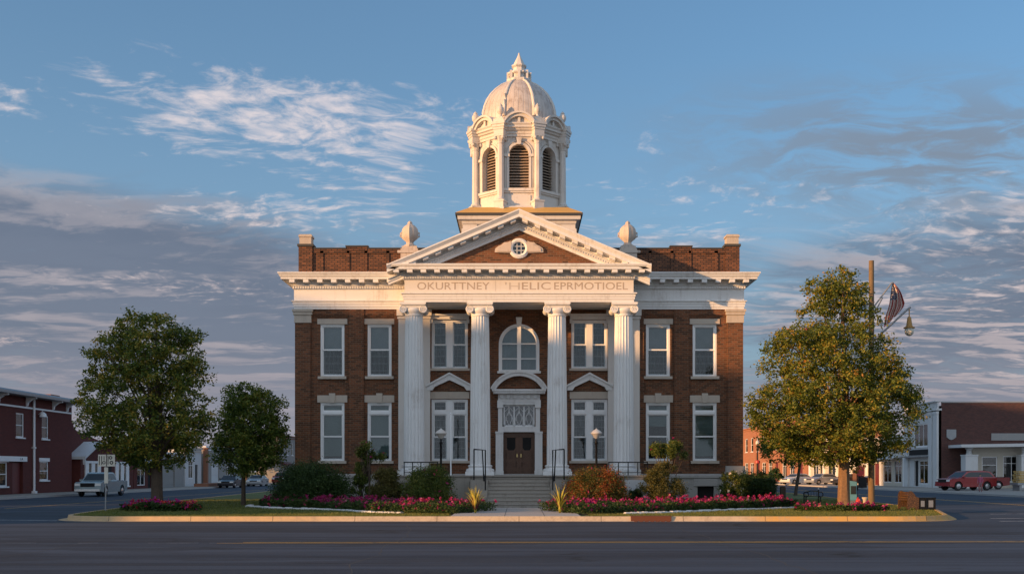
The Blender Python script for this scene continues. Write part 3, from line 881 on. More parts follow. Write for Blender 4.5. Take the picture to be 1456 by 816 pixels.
# ---- windows
def sash(mb, x0, x1, z0, z1, y, st=.055, rails=(), muntins=()):
    mb.box(x0, x0 + st, y, y + .05, z0, z1); mb.box(x1 - st, x1, y, y + .05, z0, z1)
    mb.box(x0 + st, x1 - st, y, y + .05, z0, z0 + st * 1.3); mb.box(x0 + st, x1 - st, y, y + .05, z1 - st, z1)
    for z in rails: mb.box(x0 + st, x1 - st, y - .01, y + .052, z - .03, z + .03)
    for x in muntins: mb.box(x - .012, x + .012, y + .01, y + .04, z0 + st, z1 - st)
def drape(x0, x1, z0, z1, y, amp=.03, folds=7):
    b = MB(); n = folds * 8
    p = [(x0 + (x1 - x0) * k / n, y + amp * math.sin(2 * math.pi * folds * k / n) + .4 * amp * math.sin(2.3 * math.pi * folds * k / n + 1)) for k in range(n + 1)]
    for k in range(n): b.face([(p[k][0], p[k][1], z0), (p[k + 1][0], p[k + 1][1], z0), (p[k + 1][0], p[k + 1][1], z1), (p[k][0], p[k][1], z1)])
    return b
def casing(mb, w, h, t=.10, y0=.05, y1=.26):
    mb.box(-w / 2, -w / 2 + t, y0, y1, 0, h); mb.box(w / 2 - t, w / 2, y0, y1, 0, h); mb.box(-w / 2 + t, w / 2 - t, y0, y1, h - t, h); mb.box(-w / 2 + t, w / 2 - t, y0 + .02, y1, 0, .06)

def place(first, spots):
    for i, (x, z) in enumerate(spots):
        o = first if i == 0 else copy_tree(first, CH)
        o.location = (x, 0, z)
# wing, upper
w, h = 1.22, 2.64
b = MB(); casing(b, w, h); sash(b, -.51, .51, h / 2, h - .1, .12); sash(b, -.51, .51, .06, h / 2 + .04, .17)
wu = b.obj('window', 'trim', CH)
b = MB(); b.box(-.46, .46, .15, .153, .1, h - .14); b.obj('pane', 'glass', wu)
drape(-.5, .5, .12, h - .1, .32, .03, 6).obj('curtain', 'lace', wu, True)
b = MB(); b.box(-.5, .5, .27, .28, h / 2 + .02, h - .1); b.obj('half_blind', 'sheer', wu)
b = MB(); b.box(-.72, .72, -.14, .2, -.14, .0); b.obj('sill', 'stone', wu)
b = MB(); b.box(-.76, .76, -.04, .12, h, h + .27); b.obj('lintel', 'stone', wu)
place(wu, [(x, z) for x, z, _, _ in UP])
# wing, lower
h = 2.96
b = MB(); casing(b, w, h); b.box(-.51, .51, .04, .25, 2.36, 2.50)
sash(b, -.51, .51, 2.5, h - .1, .12); sash(b, -.51, .51, 1.2, 2.36, .12); sash(b, -.51, .51, .06, 1.24, .17)
wl = b.obj('window', 'trim', CH)
b = MB(); b.box(-.46, .46, .15, .153, .1, h - .14); b.obj('pane', 'glass', wl)
b = MB(); b.box(-.5, .5, .30, .31, .28, h - .1); b.box(-.5, .5, .29, .32, .24, .28); b.obj('roller_blind', 'blind', wl)
b = MB(); b.box(-.72, .72, -.14, .2, -.14, .0); b.obj('sill', 'stone', wl)
b = MB(); b.box(-.76, .76, -.04, .12, h + .0, h + .36); b.prism([(-.12, h - .02), (.12, h - .02), (.16, h + .46), (-.16, h + .46)], 'y', -.10, -.04); b.obj('lintel', 'stone', wl)
place(wl, [(x, z) for x, z, _, _ in LO])
for o in CH.children:                               # one window has its blind half way up
    if o.name.startswith('window') and abs(o.location.x - 7.05) < .01 and o.location.z < 3:
        for ch in o.children:
            if ch.name.startswith('roller_blind'): ch.scale = (1, 1, .42); ch.location.z = 1.66
# portico, upper pair
w, h = 1.84, 2.46
def pair(h, rails, tz=None):
    b = MB(); casing(b, 1.84, h, .1)
    b.box(-.16, .16, .04, .25, .06, h - .1)
    for s in (-1, 1):
        x0, x1 = sorted((s * .16, s * .82))
        if tz:
            b.box(x0, x1, .04, .25, tz - .16, tz); sash(b, x0, x1, tz, h - .1, .12)
            t = tz - .16
        else: t = h - .1
        mid = t / 2
        sash(b, x0, x1, mid, t, .12); sash(b, x0, x1, .06, mid + .04, .17)
    return b
pu = pair(h, ()).obj('window', 'trim', CH)
b = MB(); b.box(-.8, .8, .15, .153, .1, h - .14); b.obj('pane', 'glass', pu)
drape(-.84, .84, .12, h - .1, .32, .025, 10).obj('curtain', 'lace', pu, True)
b = MB(); b.box(-1.02, 1.02, -.12, .2, -.12, .0); b.obj('sill', 'stone', pu)
b = MB(); b.box(-.98, .98, -.10, .05, h + .02, h + .20); b.box(-1.04, 1.04, -.22, .05, h + .20, h + .29)
for s in (-1, 1): b.box(*sorted((s * .86, s * 1.0)), -.17, .0, h - .18, h + .02)
b.obj('lintel', 'white', pu)
place(pu, [(x, z) for x, z, _, _ in PU])
# portico, lower pair with a small gable over it
h = 3.12
pl = pair(h, (), 2.52).obj('window', 'trim', CH)
b = MB(); b.box(-.8, .8, .15, .153, .1, h - .14); b.obj('pane', 'glass', pl)
drape(-.84, .84, .12, h - .1, .32, .025, 10).obj('curtain', 'lace', pl, True)
b = MB(); b.box(-1.02, 1.02, -.12, .2, -.12, .0); b.obj('sill', 'stone', pl)
b = MB(); b.box(-1.0, 1.0, -.05, .1, h + .02, h + .38); b.box(-.10, .10, -.08, -.05, h + .03, h + .37)
b.obj('lintel', 'stone', pl)
b = MB()
gz = h + .40
for s in (-1, 1):
    o_ = [(s * 1.13, gz + .22), (s * 1.13, gz + .04), (s * .86, gz + .04), (s * .74, gz + .22), (0, gz + .56), (0, gz + .86), (s * .14, gz + .82)]
    b.prism(o_, 'y', -.26, .0)
    b.prism([(s * 1.17, gz + .30), (s * 1.17, gz + .215), (0, gz + .845), (0, gz + .94)], 'y', -.34, .0)
b.obj('window_gable', 'white', pl)
b = MB(); b.prism([(-.86, gz), (.86, gz), (.0, gz + .57)], 'y', -.06, .0); b.obj('gable_brick', 'brick', pl)
place(pl, [(x, z) for x, z, _, _ in PL])
# arched middle window
b = MB()
def ring(mb, r0, r1, y0, y1, cz, n=24, a0=0, a1=math.pi, cx=0):
    A = arc(cx, cz, r0, a0, a1, n); B = arc(cx, cz, r1, a0, a1, n)
    for k in range(n):
        q = [A[k], A[k + 1], B[k + 1], B[k]]
        mb.loft([[(p[0], y0, p[1]) for p in q], [(p[0], y1, p[1]) for p in q]], True, True, True)
sp = ARC_SP - ARC_Z0
ring(b, .92, 1.03, .0, .25, sp); ring(b, .86, .92, .10, .2, sp)
for s in (-1, 1):
    b.box(*sorted((s * .92, s * 1.03)), .0, .25, 0, sp); b.box(*sorted((s * .86, s * .92)), .10, .2, 0, sp)
b.box(-.10, .10, .02, .24, .06, sp + .93); b.box(-.92, .92, .06, .24, 0, .08)
for s in (-1, 1):
    b.box(*sorted((s * .1, s * .86)), .08, .2, sp + .0, sp + .06); b.box(*sorted((s * .1, s * .86)), .1, .2, .62, .67)
b.prism([(-.11, sp + .98), (.11, sp + .98), (.16, sp + 1.36), (-.16, sp + 1.36)], 'y', -.10, .05)
aw = b.obj('arched_window', 'trim', CH); aw.location = (0, 0, ARC_Z0)
b = MB(); b.prism(arc(0, sp, .9, 0, math.pi, 20) + [(-.9, .05), (.9, .05)], 'y', .15, .153); b.obj('pane', 'glass', aw)
drape(-.95, .95, .08, 2.4, .33, .02, 6).obj('curtain', 'sheer', aw, True)
b = MB(); b.box(-1.1, 1.1, -.12, .2, -.11, .0); b.obj('sill', 'white', aw)

# ---- doorway
b = MB()
for s in (-1, 1):
    b.box(*sorted((s * .84, s * 1.06)), -.16, .05, 1.53, 4.92); b.box(*sorted((s * .80, s * 1.18)), -.30, -.0, 1.53, 3.62)
    b.box(*sorted((s * .78, s * 1.20)), -.33, .0, 1.53, 1.75); b.box(*sorted((s * .79, s * 1.2)), -.34, .0, 3.62, 3.72)
    b.box(*sorted((s * .80, s * 1.10)), -.24, .0, 4.92, 5.30)
b.box(-1.06, 1.06, -.14, .05, 5.20, 5.62); b.box(-.84, .84, -.10, .2, 3.70, 3.98); b.box(-.84, .84, -.12, .22, 5.08, 5.2)
for k in range(6): b.box(-.95 + k * .34, -.81 + k * .34, -.30, -.14, 5.40, 5.60)
b.box(-1.30, 1.30, -.48, .0, 5.62, 5.74); b.box(-1.36, 1.36, -.56, .0, 5.74, 5.84)
for k in range(22): b.box(-1.28 + k * .12, -1.21 + k * .12, -.52, -.48, 5.64, 5.73)
rr = (1.36 ** 2 + .84 ** 2) / (2 * .84); cz = 5.84 + .84 - rr; a0 = math.asin((5.84 - cz) / rr)
ring(b, rr - .17, rr - .0, -.50, .0, cz, 26, a0, math.pi - a0); ring(b, rr, rr + .09, -.58, .0, cz, 26, a0, math.pi - a0)
ds = b.obj('door_surround', 'white', CH)
b = MB(); b.prism([(x, z) for x, z in arc(0, cz, rr - .16, a0 + .12, math.pi - a0 - .12, 20)] , 'y', -.16, .0); b.obj('door_tympanum', 'brick', ds)
b = MB()
for x in (-.76, -.25, .25, .76): b.box(x - .03, x + .03, .06, .12, 3.98, 5.08)
b.box(-.79, .79, .06, .12, 3.98, 4.05); b.box(-.79, .79, .06, .12, 5.02, 5.08)
for c in (-.505, 0, .505):
    for s in (-1, 1):
        b.tube([(c + s * .20, .09, 4.06), (c + s * .19, .09, 4.35), (c + s * .12, .09, 4.55), (c, .09, 4.75)], .012, 5)
        b.tube([(c + s * .02, .09, 4.06), (c + s * .12, .09, 4.3), (c + s * .14, .09, 4.5), (c + s * .02, .09, 4.62), (c + s * .02, .09, 5.0)], .011, 5)
    b.tube([(c - .2, .09, 4.75), (c, .09, 4.98), (c + .2, .09, 4.75)], .012, 5)
tw = b.obj('transom_window', 'trim', CH)
b = MB(); b.box(-.79, .79, .13, .133, 4.0, 5.06); b.obj('pane', 'glass_dark', tw)
for s in (-1, 1):
    b = MB()
    x0, x1 = sorted((s * .004, s * .80))
    b.box(x0, x1, .14, .20, 1.53, 3.69)
    def panel(a, c, z0, z1):
        for q in ((a, a + .05, z0, z1), (c - .05, c, z0, z1), (a, c, z0, z0 + .05), (a, c, z1 - .05, z1)): b.box(q[0], q[1], .115, .14, q[2], q[3])
    m0, m1 = x0 + .12, x1 - .12
    panel(m0, m1, 1.66, 2.02); panel(m0, m1, 2.10, 2.42); panel(m0, m1, 2.50, 2.62); panel(m0, m1, 2.70, 3.48)
    b.box(x0, x1, .12, .14, 3.52, 3.69)
    b.box(m0 + .06, m1 - .06, .13, .14, 1.72, 1.96); b.box(m0 + .06, m1 - .06, .13, .14, 2.16, 2.36)
    d = b.obj('door', 'door', CH)
    b = MB(); b.prism([(m0 + .06, 2.90), (m0 + .14, 2.78), (m1 - .14, 2.78), (m1 - .06, 2.90), (m1 - .06, 3.42), (m0 + .06, 3.42)], 'y', .132, .139); b.obj('door_glass', 'dark', d)
    b = MB(); hx = s * .10; b.box(hx - .02, hx + .02, .10, .14, 2.42, 2.60); b.tube([(hx, .10, 2.5), (hx, .05, 2.5)], .03, 8); b.obj('door_handle', 'brass', d, True)
b = MB(); b.box(-.84, .84, -.2, .2, 1.52, 1.56); b.obj('threshold', 'stone_gray', CH)

# ---- railings of the portico and of the steps
def rail_section(x0, x1, y, z0, n):
    b = MB()
    for k in range(n + 1):
        x = x0 + (x1 - x0) * k / n; b.box(x - .022, x + .022, y - .022, y + .022, z0, z0 + .62)
    b.box(x0 - .03, x1 + .03, y - .03, y + .03, z0 + .60, z0 + .65); b.box(x0, x1, y - .015, y + .015, z0 + .12, z0 + .15)
    return b
rail_section(-5.5, -3.9, -3.2, 1.52, 4).obj('portico_railing', 'iron', CH)
rail_section(4.3, 6.15, -3.2, 1.52, 4).obj('portico_railing', 'iron', CH)
for s in (-1, 1):
    b = MB(); a = s * 2.13; c = s * 1.58
    b.tube([(a, -3.9, 1.25), (a, -3.9, 2.72), (a, -3.88, 2.75), (c, -4.35, 2.70), (c, -4.35, .75)], .035, 6)
    b.tube([(s * 1.66, -4.0, 1.25), (s * 1.72, -4.3, 2.70)], .03, 6)
    b.tube([(c, -4.35, 1.1), (s * 1.66, -4.0, 1.6)], .02, 6)
    b.obj('handrail', 'iron', CH)

# ---- tower
TX, TY = 0.0, 5.9
def oct_pts(r, ph=22.5, n=8, cx=TX, cy=TY): return [(cx + r * math.sin(R(ph + k * 360 / n)), cy - r * math.cos(R(ph + k * 360 / n))) for k in range(n)]
def sq(h): return [(TX - h, TY - h), (TX + h, TY - h), (TX + h, TY + h), (TX - h, TY + h)]
b = MB(); b.box(TX - 2.93, TX + 2.93, TY - 2.93, TY + 2.93, 11.8, 15.0)
b.sweep(sq(2.93), [(0, 14.85), (.08, 14.87), (.12, 14.95), (.12, 15.02), (.33, 15.08), (.34, 15.25), (.40, 15.36), (.40, 15.40), (.0, 15.42)])
for sx in (-1, 1):
    for sy in (-1, 1):
        b.box(TX + sx * 2.62 - .38, TX + sx * 2.62 + .38, TY + sy * 2.62 - .38, TY + sy * 2.62 + .38, 12, 14.85)
        b.box(TX + sx * 2.6 - .46, TX + sx * 2.6 + .46, TY + sy * 2.6 - .46, TY + sy * 2.6 + .46, 14.3, 14.62)
b.obj('tower_podium', 'tower_white', CH)
b = MB(); b.sweep(sq(3.33), [(0, 15.29), (.05, 15.29), (.06, 15.402), (0, 15.402)]); b.obj('roof_edge_band', 'roof_dark', CH)  # dark band round the podium edge, below the tower roof
b = MB(); b.sweep(sq(3.35), [(0, 15.405), (-.02, 15.44), (-.74, 15.86), (-3.3, 15.88)]); b.obj('tower_roof', 'gold_roof', CH)

RO = 2.42                                            # wall octagon
apo = RO * math.cos(R(22.5)); fw = RO * math.sin(R(22.5))
OH, OS, OZ0 = .53, 18.80, 16.98                      # opening half width, spring, sill
b = MB()
def face_mtx(k): return Matrix.Translation((TX, TY, 0)) @ Matrix.Rotation(R(45 * k), 4, 'Z') @ Matrix.Translation((0, -apo, 0))
for k in range(8):
    i0 = len(b.v)
    zt = 20.0
    b.face([(-fw, 0, 15.7), (fw, 0, 15.7), (fw, 0, OZ0), (-fw, 0, OZ0)])
    b.face([(-fw, 0, OZ0), (-OH, 0, OZ0), (-OH, 0, zt), (-fw, 0, zt)]); b.face([(OH, 0, OZ0), (fw, 0, OZ0), (fw, 0, zt), (OH, 0, zt)])
    A = arc(0, OS, OH, math.pi, 0, 14)
    for q in range(14):
        (xa, za), (xb, zb_) = A[q], A[q + 1]
        b.face([(xa, 0, za), (xb, 0, zb_), (xb, 0, zt), (xa, 0, zt)]); b.face([(xa, 0, za), (xa, .45, za), (xb, .45, zb_), (xb, 0, zb_)])
    for s in (-1, 1): b.face([(s * OH, 0, OZ0), (s * OH, .45, OZ0), (s * OH, .45, OS), (s * OH, 0, OS)])
    b.face([(-OH, 0, OZ0), (OH, 0, OZ0), (OH, .45, OZ0), (-OH, .45, OZ0)])
    # moulding round the opening, keystone, impost, sill band, recessed look panel frames
    ring(b, OH, OH + .13, -.09, .0, OS, 14); ring(b, OH + .18, OH + .25, -.05, .0, OS, 14)
    for s in (-1, 1):
        b.box(*sorted((s * OH, s * (OH + .13))), -.09, .0, OZ0, OS); b.box(*sorted((s * (OH - .02), s * (OH + .26))), -.13, .0, OS - .14, OS)
        b.box(*sorted((s * (OH + .18), s * (OH + .25))), -.05, .0, OZ0, OS - .14)
    b.prism([(-.09, OS + OH - .02), (.09, OS + OH - .02), (.15, OS + OH + .36), (-.15, OS + OH + .36)], 'y', -.17, .0)
    b.box(-fw + .02, fw - .02, -.14, .0, OZ0 - .16, OZ0 - .02); b.box(-fw + .02, fw - .02, -.08, .0, OZ0 - .25, OZ0 - .16)
    b.box(-.62, .62, -.05, .0, 16.05, 16.6)
    # segmental hood over the cornice
    hr = (.80 ** 2 + .50 ** 2) / (2 * .50); hc = 20.42 + .50 - hr; ha = math.asin((20.42 - hc) / hr)
    ring(b, hr - .20, hr - .05, -.52, .1, hc, 14, ha, math.pi - ha); ring(b, hr - .05, hr + .05, -.62, .1, hc, 14, ha, math.pi - ha)
    b.prism(arc(0, hc, hr - .18, ha + .1, math.pi - ha - .1, 12), 'y', -.30, .1)
    b.box(-.07, .07, -.42, -.30, 20.42, 20.72)
    b.xf(i0, face_mtx(k))
OC = oct_pts(RO)
b.sweep(OC, [(.30, 15.7), (.34, 15.72), (.34, 15.9), (.28, 15.95), (.16, 15.98), (.10, 16.04), (.0, 16.06)])
b.sweep(OC, [(.0, 19.72), (.10, 19.74), (.10, 19.86), (.14, 19.90), (.14, 20.02), (.24, 20.06), (.27, 20.14), (.36, 20.18), (.36, 20.28), (.42, 20.36), (.42, 20.41), (-.3, 20.46)])
b.sweep(OC, [(-.1, 20.4), (-.1, 20.75), (-.05, 20.78), (-.05, 20.84), (-.35, 20.90)])
tower = b.obj('tower', 'tower_white', CH)
CO = oct_pts(2.60)
def tcol():
    b = MB()
    b.box(-.27, .27, -.27, .27, 15.72, 16.24); b.box(-.31, .31, -.31, .31, 15.72, 15.86); b.box(-.30, .30, -.30, .30, 16.18, 16.26)
    b.lathe([(.24, 16.26), (.26, 16.32), (.22, 16.38), (.19, 16.42), (.19, 16.5), (.175, 18.6), (.165, 19.30), (.19, 19.33), (.17, 19.36), (.18, 19.42), (.25, 19.62), (.27, 19.68)], 0, 0, 16, False, True, lambda t: 1 + .04 * math.cos(8 * t))
    b.box(-.28, .28, -.28, .28, 19.68, 19.76)
    for sx in (-1, 1):
        for sy in (-1, 1): b.lathe([(.03, 19.5), (.085, 19.56), (.085, 19.66), (.03, 19.7)], sx * .22, sy * .22, 8)
    b.box(-.28, .28, -.28, .28, 19.765, 20.04); b.box(-.31, .31, -.31, .31, 20.04, 20.16); b.box(-.35, .35, -.35, .35, 20.16, 20.30); b.box(-.39, .39, -.39, .39, 20.30, 20.44)
    b.box(-.30, .30, -.30, .30, 20.44, 20.62)
    return b.mesh('tower_column', 'tower_white', True)
tcm = tcol()
b = MB()
b.box(-.17, .17, -.17, .17, 0, .12)
b.lathe([(.15, .12), (.09, .18), (.08, .26), (.17, .38), (.20, .52), (.18, .62), (.10, .72), (.12, .76), (.05, .84), (0, .90)], 0, 0, 14, False, False)
fnm = b.mesh('finial', 'tower_white', True)
for k in range(8):
    for me, z, nm in ((tcm, 0, 'tower_column'), (fnm, 20.62, 'finial')):
        o = bpy.data.objects.new(nm, me); COL.objects.link(o); o.parent = tower
        o.location = (CO[k][0], CO[k][1], z); o.rotation_euler = (0, 0, R(22.5 + 45 * k))
b = MB()
z = OZ0 + .04
while z < OS + OH - .05:
    hw = OH if z < OS else math.sqrt(max(.001, OH ** 2 - (z - OS + .04) ** 2))
    b.loft([[(x, y, zz) for y, zz in ((.22, z), (.40, z + .12), (.40, z + .145), (.22, z + .03))] for x in (-hw, hw)], True, True, True)
    z += .155
lm = b.mesh('louver', 'louver')
for k in range(8):
    o = bpy.data.objects.new('louver', lm); COL.objects.link(o); o.parent = tower
    o.matrix_local = face_mtx(k)
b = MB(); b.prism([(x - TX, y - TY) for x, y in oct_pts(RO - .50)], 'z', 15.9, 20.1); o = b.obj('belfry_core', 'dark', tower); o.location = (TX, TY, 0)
# dome
def rib8(t): return 1.0
dp = [(2.20, 20.80), (2.20, 20.92), (2.12, 20.98), (2.13, 21.2), (2.10, 21.5), (2.02, 21.85), (1.88, 22.2), (1.66, 22.56), (1.38, 22.88), (1.02, 23.18), (.66, 23.38), (.46, 23.46)]
b = MB(); b.lathe(dp, TX, TY, 48, False, False)
dome = b.obj('dome', 'dome', CH, True)
b = MB()
for k in range(8):
    a = R(22.5 + 45 * k)
    b.tube([(TX + (r + .02) * math.sin(a), TY - (r + .02) * math.cos(a), z) for r, z in dp[2:]], [.10, .10, .10, .095, .09, .085, .075, .065, .055, .05], 8)
b.obj('dome_rib', 'tower_white', dome, True)
b = MB()
b.lathe([(.70, 23.36), (.74, 23.42), (.74, 23.52), (.60, 23.56), (.56, 23.62), (.56, 23.78), (.68, 23.84), (.68, 23.92), (.46, 23.96)], TX, TY, 8, False, True, None, R(22.5))
for k in range(8):
    a = R(45 * k); b.box(TX + .62 * math.sin(a) - .07, TX + .62 * math.sin(a) + .07, TY - .62 * math.cos(a) - .07, TY - .62 * math.cos(a) + .07, 23.5, 23.98)
b.lathe([(.40, 23.94), (.36, 24.02), (.34, 24.22), (.44, 24.30), (.44, 24.36), (.34, 24.40), (.24, 24.60), (.12, 24.84), (.05, 25.0), (.06, 25.04), (.0, 25.12)], TX, TY, 8, False, False, None, R(22.5))
b.obj('spire', 'tower_white', dome, False)

# ------------------------------------------------------------------ vegetation
rng = np.random.default_rng(11)
def px2w(px, py, Y): return ((px - 738.0) / 1600.0 * Y, 1.7 + (670.0 - py) / 1600.0 * Y)

def leaf_arrays(c, size, aspect=.55, up=0.0, jitter=.35):
    """one bent diamond leaf per centre"""
    n = len(c)
    a = rng.normal(size=(n, 3)); a[:, 2] = a[:, 2] * .8 + up; a /= np.linalg.norm(a, axis=1)[:, None]
    t = rng.normal(size=(n, 3)); bb = np.cross(a, t); bb /= np.linalg.norm(bb, axis=1)[:, None]
    s = (size * (1 + jitter * rng.uniform(-1, 1, n)))[:, None]
    v = np.empty((n, 4, 3))
    nn = np.cross(a, bb)
    v[:, 0] = c - a * s * .5; v[:, 1] = c + bb * s * aspect * .5 + nn * s * .1
    v[:, 2] = c + a * s * .5; v[:, 3] = c - bb * s * aspect * .5 + nn * s * .1
    return v.reshape(-1, 3)

def leaf_mesh(name, groups, parent=None, loc=(0, 0, 0), extra=None):
    """groups: list of (verts(4n,3), material)"""
    V = []; nf = []; mats = []
    for v, m in groups:
        V.append(v); nf.append(len(v) // 4); mats.append(m)
    V = np.concatenate(V); F = np.arange(len(V)).reshape(-1, 4)
    mi = np.concatenate([np.full(k, i) for i, k in enumerate(nf)])
    verts = V.tolist(); faces = F.tolist()
    if extra:                                     # an MB whose faces join this mesh
        k = len(verts); verts += [tuple(p) for p in extra[0].v]; faces += [[q + k for q in f] for f in extra[0].f]
        mats.append(extra[1]); mi = np.concatenate([mi, np.full(len(extra[0].f), len(mats) - 1)])
    me = bpy.data.meshes.new(name); me.from_pydata(verts, [], faces)
    for m in mats: me.materials.append(M[m])
    me.polygons.foreach_set('material_index', mi.astype(np.int32))
    o = bpy.data.objects.new(name, me); COL.objects.link(o); o.parent = parent; o.location = loc
    return o

def crown_tree(name, px, Y, prof, ncl, nlf, lsize, lmat, bark, r0, trunk_top, label, cat, group=None, lean=(0, 0), depth=.85, berries=0, crs=(.27, .66), base_z=0.0):
    """prof: silhouette rows (py, px left, px right), top to bottom, turned into real sizes round the trunk"""
    x0 = (px - 738) / 1600 * Y
    root = empty(name, (x0, Y, base_z), label, cat, group)
    rows = []
    for py, a, c in prof:
        xa, z = px2w(a, py, Y); xc, _ = px2w(c, py, Y); rows.append((z - base_z, xa - x0, xc - x0))
    rows = rows[::-1]
    zs = np.array([r[0] for r in rows]); xl = np.array([r[1] for r in rows]); xr = np.array([r[2] for r in rows])
    # cluster centres, most of them near the outside of the crown
    cl = []
    tries = 0
    area = np.interp(np.linspace(zs[0], zs[-1], 60), zs, xr - xl); zz = np.linspace(zs[0], zs[-1], 60)
    while len(cl) < ncl and tries < 200000:
        tries += 1
        i = rng.choice(60, p=area ** 1.3 / (area ** 1.3).sum())
        z = zz[i] + rng.uniform(-.1, .1)
        l, r = np.interp(z, zs, xl), np.interp(z, zs, xr)
        h = (r - l) / 2; m_ = (l + r) / 2
        t = rng.uniform(0, 2 * np.pi); q = rng.uniform(0, 1) ** .42
        cr = rng.uniform(*crs) * min(1.0, .35 + h / 2.2)
        hh = max(.05, h - cr * .38)
        p = np.array([m_ + hh * q * np.cos(t), h * depth * q * np.sin(t) * max(.3, 1 - cr * .5 / max(h, .4)), z])
        if all((p - o[0]) @ (p - o[0]) > (.55 * min(cr, o[1])) ** 2 for o in cl): cl.append((p, cr))
    C_ = []
    for p, cr in cl:
        k = int(nlf * (cr / .55) ** 2 * rng.uniform(.65, 1.25))
        d = rng.normal(size=(k, 3)); d /= np.linalg.norm(d, axis=1)[:, None]
        rad = cr * rng.uniform(.25, 1.05, k) ** .55
        sq = np.array([1.0, 1.0, .72])
        # sprigs: leaves bunch along short twigs
        tw = rng.normal(size=(max(6, k // 14), 3)); tw /= np.linalg.norm(tw, axis=1)[:, None]
        d = d * .42 + tw[rng.integers(0, len(tw), k)] * .8
        C_.append(p + d * rad[:, None] * sq * 1.05)
    C_ = np.concatenate(C_)
    leaf_mesh('crown', [(leaf_arrays(C_, lsize), lmat)] + ([(leaf_arrays(C_[rng.choice(len(C_), berries)] + rng.normal(size=(berries, 3)) * .03, lsize * 1.2, .9), 'petal_pink')] if berries else []), root)
    b = MB()
    tt = trunk_top
    pts = [(lean[0] * t, lean[1] * t, tt * t) for t in (0, .05, .3, .65, 1)]
    seg = 14
    rad = [r0 * 1.35, r0 * 1.12, r0, r0 * .92, r0 * .85]
    rings = []
    for p, r in zip(pts, rad):
        rings.append([(p[0] + r * (1 + .10 * math.sin(5 * a + p[2])) * math.cos(a), p[1] + r * (1 + .10 * math.sin(5 * a + p[2])) * math.sin(a), p[2]) for a in [2 * math.pi * k / seg for k in range(seg)]])
    b.loft(rings, True, False, True)
    zt = zs[-1]
    topp = Vector(pts[-1])
    b.tube([topp - Vector((0, 0, .1)), topp + Vector((.1, .05, (zt - tt) * .35)), topp + Vector((-.05, -.05, (zt - tt) * .65)), topp + Vector((0, 0, (zt - tt) * .9))], [r0 * .8, r0 * .55, r0 * .3, r0 * .08], 8)
    idx = rng.choice(len(cl), min(46, len(cl)), replace=False)
    for i in idx:
        p = Vector(cl[i][0])
        zb = tt * .92 + max(0, (p.z - tt)) * rng.uniform(.15, .55)
        s_ = Vector((topp.x * .95, topp.y, zb)); 
        rr = r0 * (.42 if p.z < tt + 2.5 else .25)
        mid = s_.lerp(p, .5) + Vector((rng.uniform(-.15, .15), rng.uniform(-.15, .15), .12 * (p - s_).length))
        b.tube([s_, s_.lerp(mid, .5) + Vector((0, 0, .05)), mid, p], [rr, rr * .7, rr * .45, rr * .12], 6, False)
    b.obj('trunk', bark, root, True)
    return root

crown_tree('oak_tree', 223, 49, [(438, 182, 190), (448, 170, 238), (462, 160, 270), (480, 140, 282), (500, 124, 298), (530, 117, 293), (560, 113, 304), (590, 99, 310), (618, 116, 309), (642, 150, 289), (658, 185, 255), (668, 205, 240)],
           400, 165, .13, 'leaf_left', 'bark_dark', .25, 2.15, 'large dark green oak tree in the flower bed at the left end of the lawn', 'tree')
crown_tree('young_tree', 346, 56.7, [(544, 338, 360), (556, 316, 385), (570, 312, 408), (600, 307, 414), (630, 299, 412), (655, 303, 406), (668, 318, 385), (676, 335, 360)],
           230, 165, .13, 'leaf_small', 'bark_dark', .11, 1.75, 'small round green tree on the lawn just left of the courthouse', 'tree')
crown_tree('maple_tree', 1200, 50, [(381, 1184, 1203), (394, 1166, 1224), (408, 1136, 1240), (440, 1134, 1246), (462, 1120, 1250), (484, 1078, 1266), (510, 1074, 1284), (530, 1089, 1296), (560, 1060, 1312), (600, 1062, 1310), (630, 1092, 1292), (650, 1125, 1266), (664, 1165, 1232), (670, 1185, 1215)],
           520, 190, .13, 'leaf_right', 'bark', .25, 2.35, 'tallest tree, yellow green maple right of the courthouse beside the utility pole', 'tree', berries=26)
crown_tree('young_tree', 1131, 80, [(600, 1110, 1150), (612, 1088, 1168), (630, 1074, 1176), (648, 1084, 1172), (660, 1102, 1158)],
           70, 130, .17, 'leaf_right', 'bark_dark', .11, 2.4, 'slender leaning young tree behind the iron bench on the right lawn', 'tree', lean=(.35, 0))

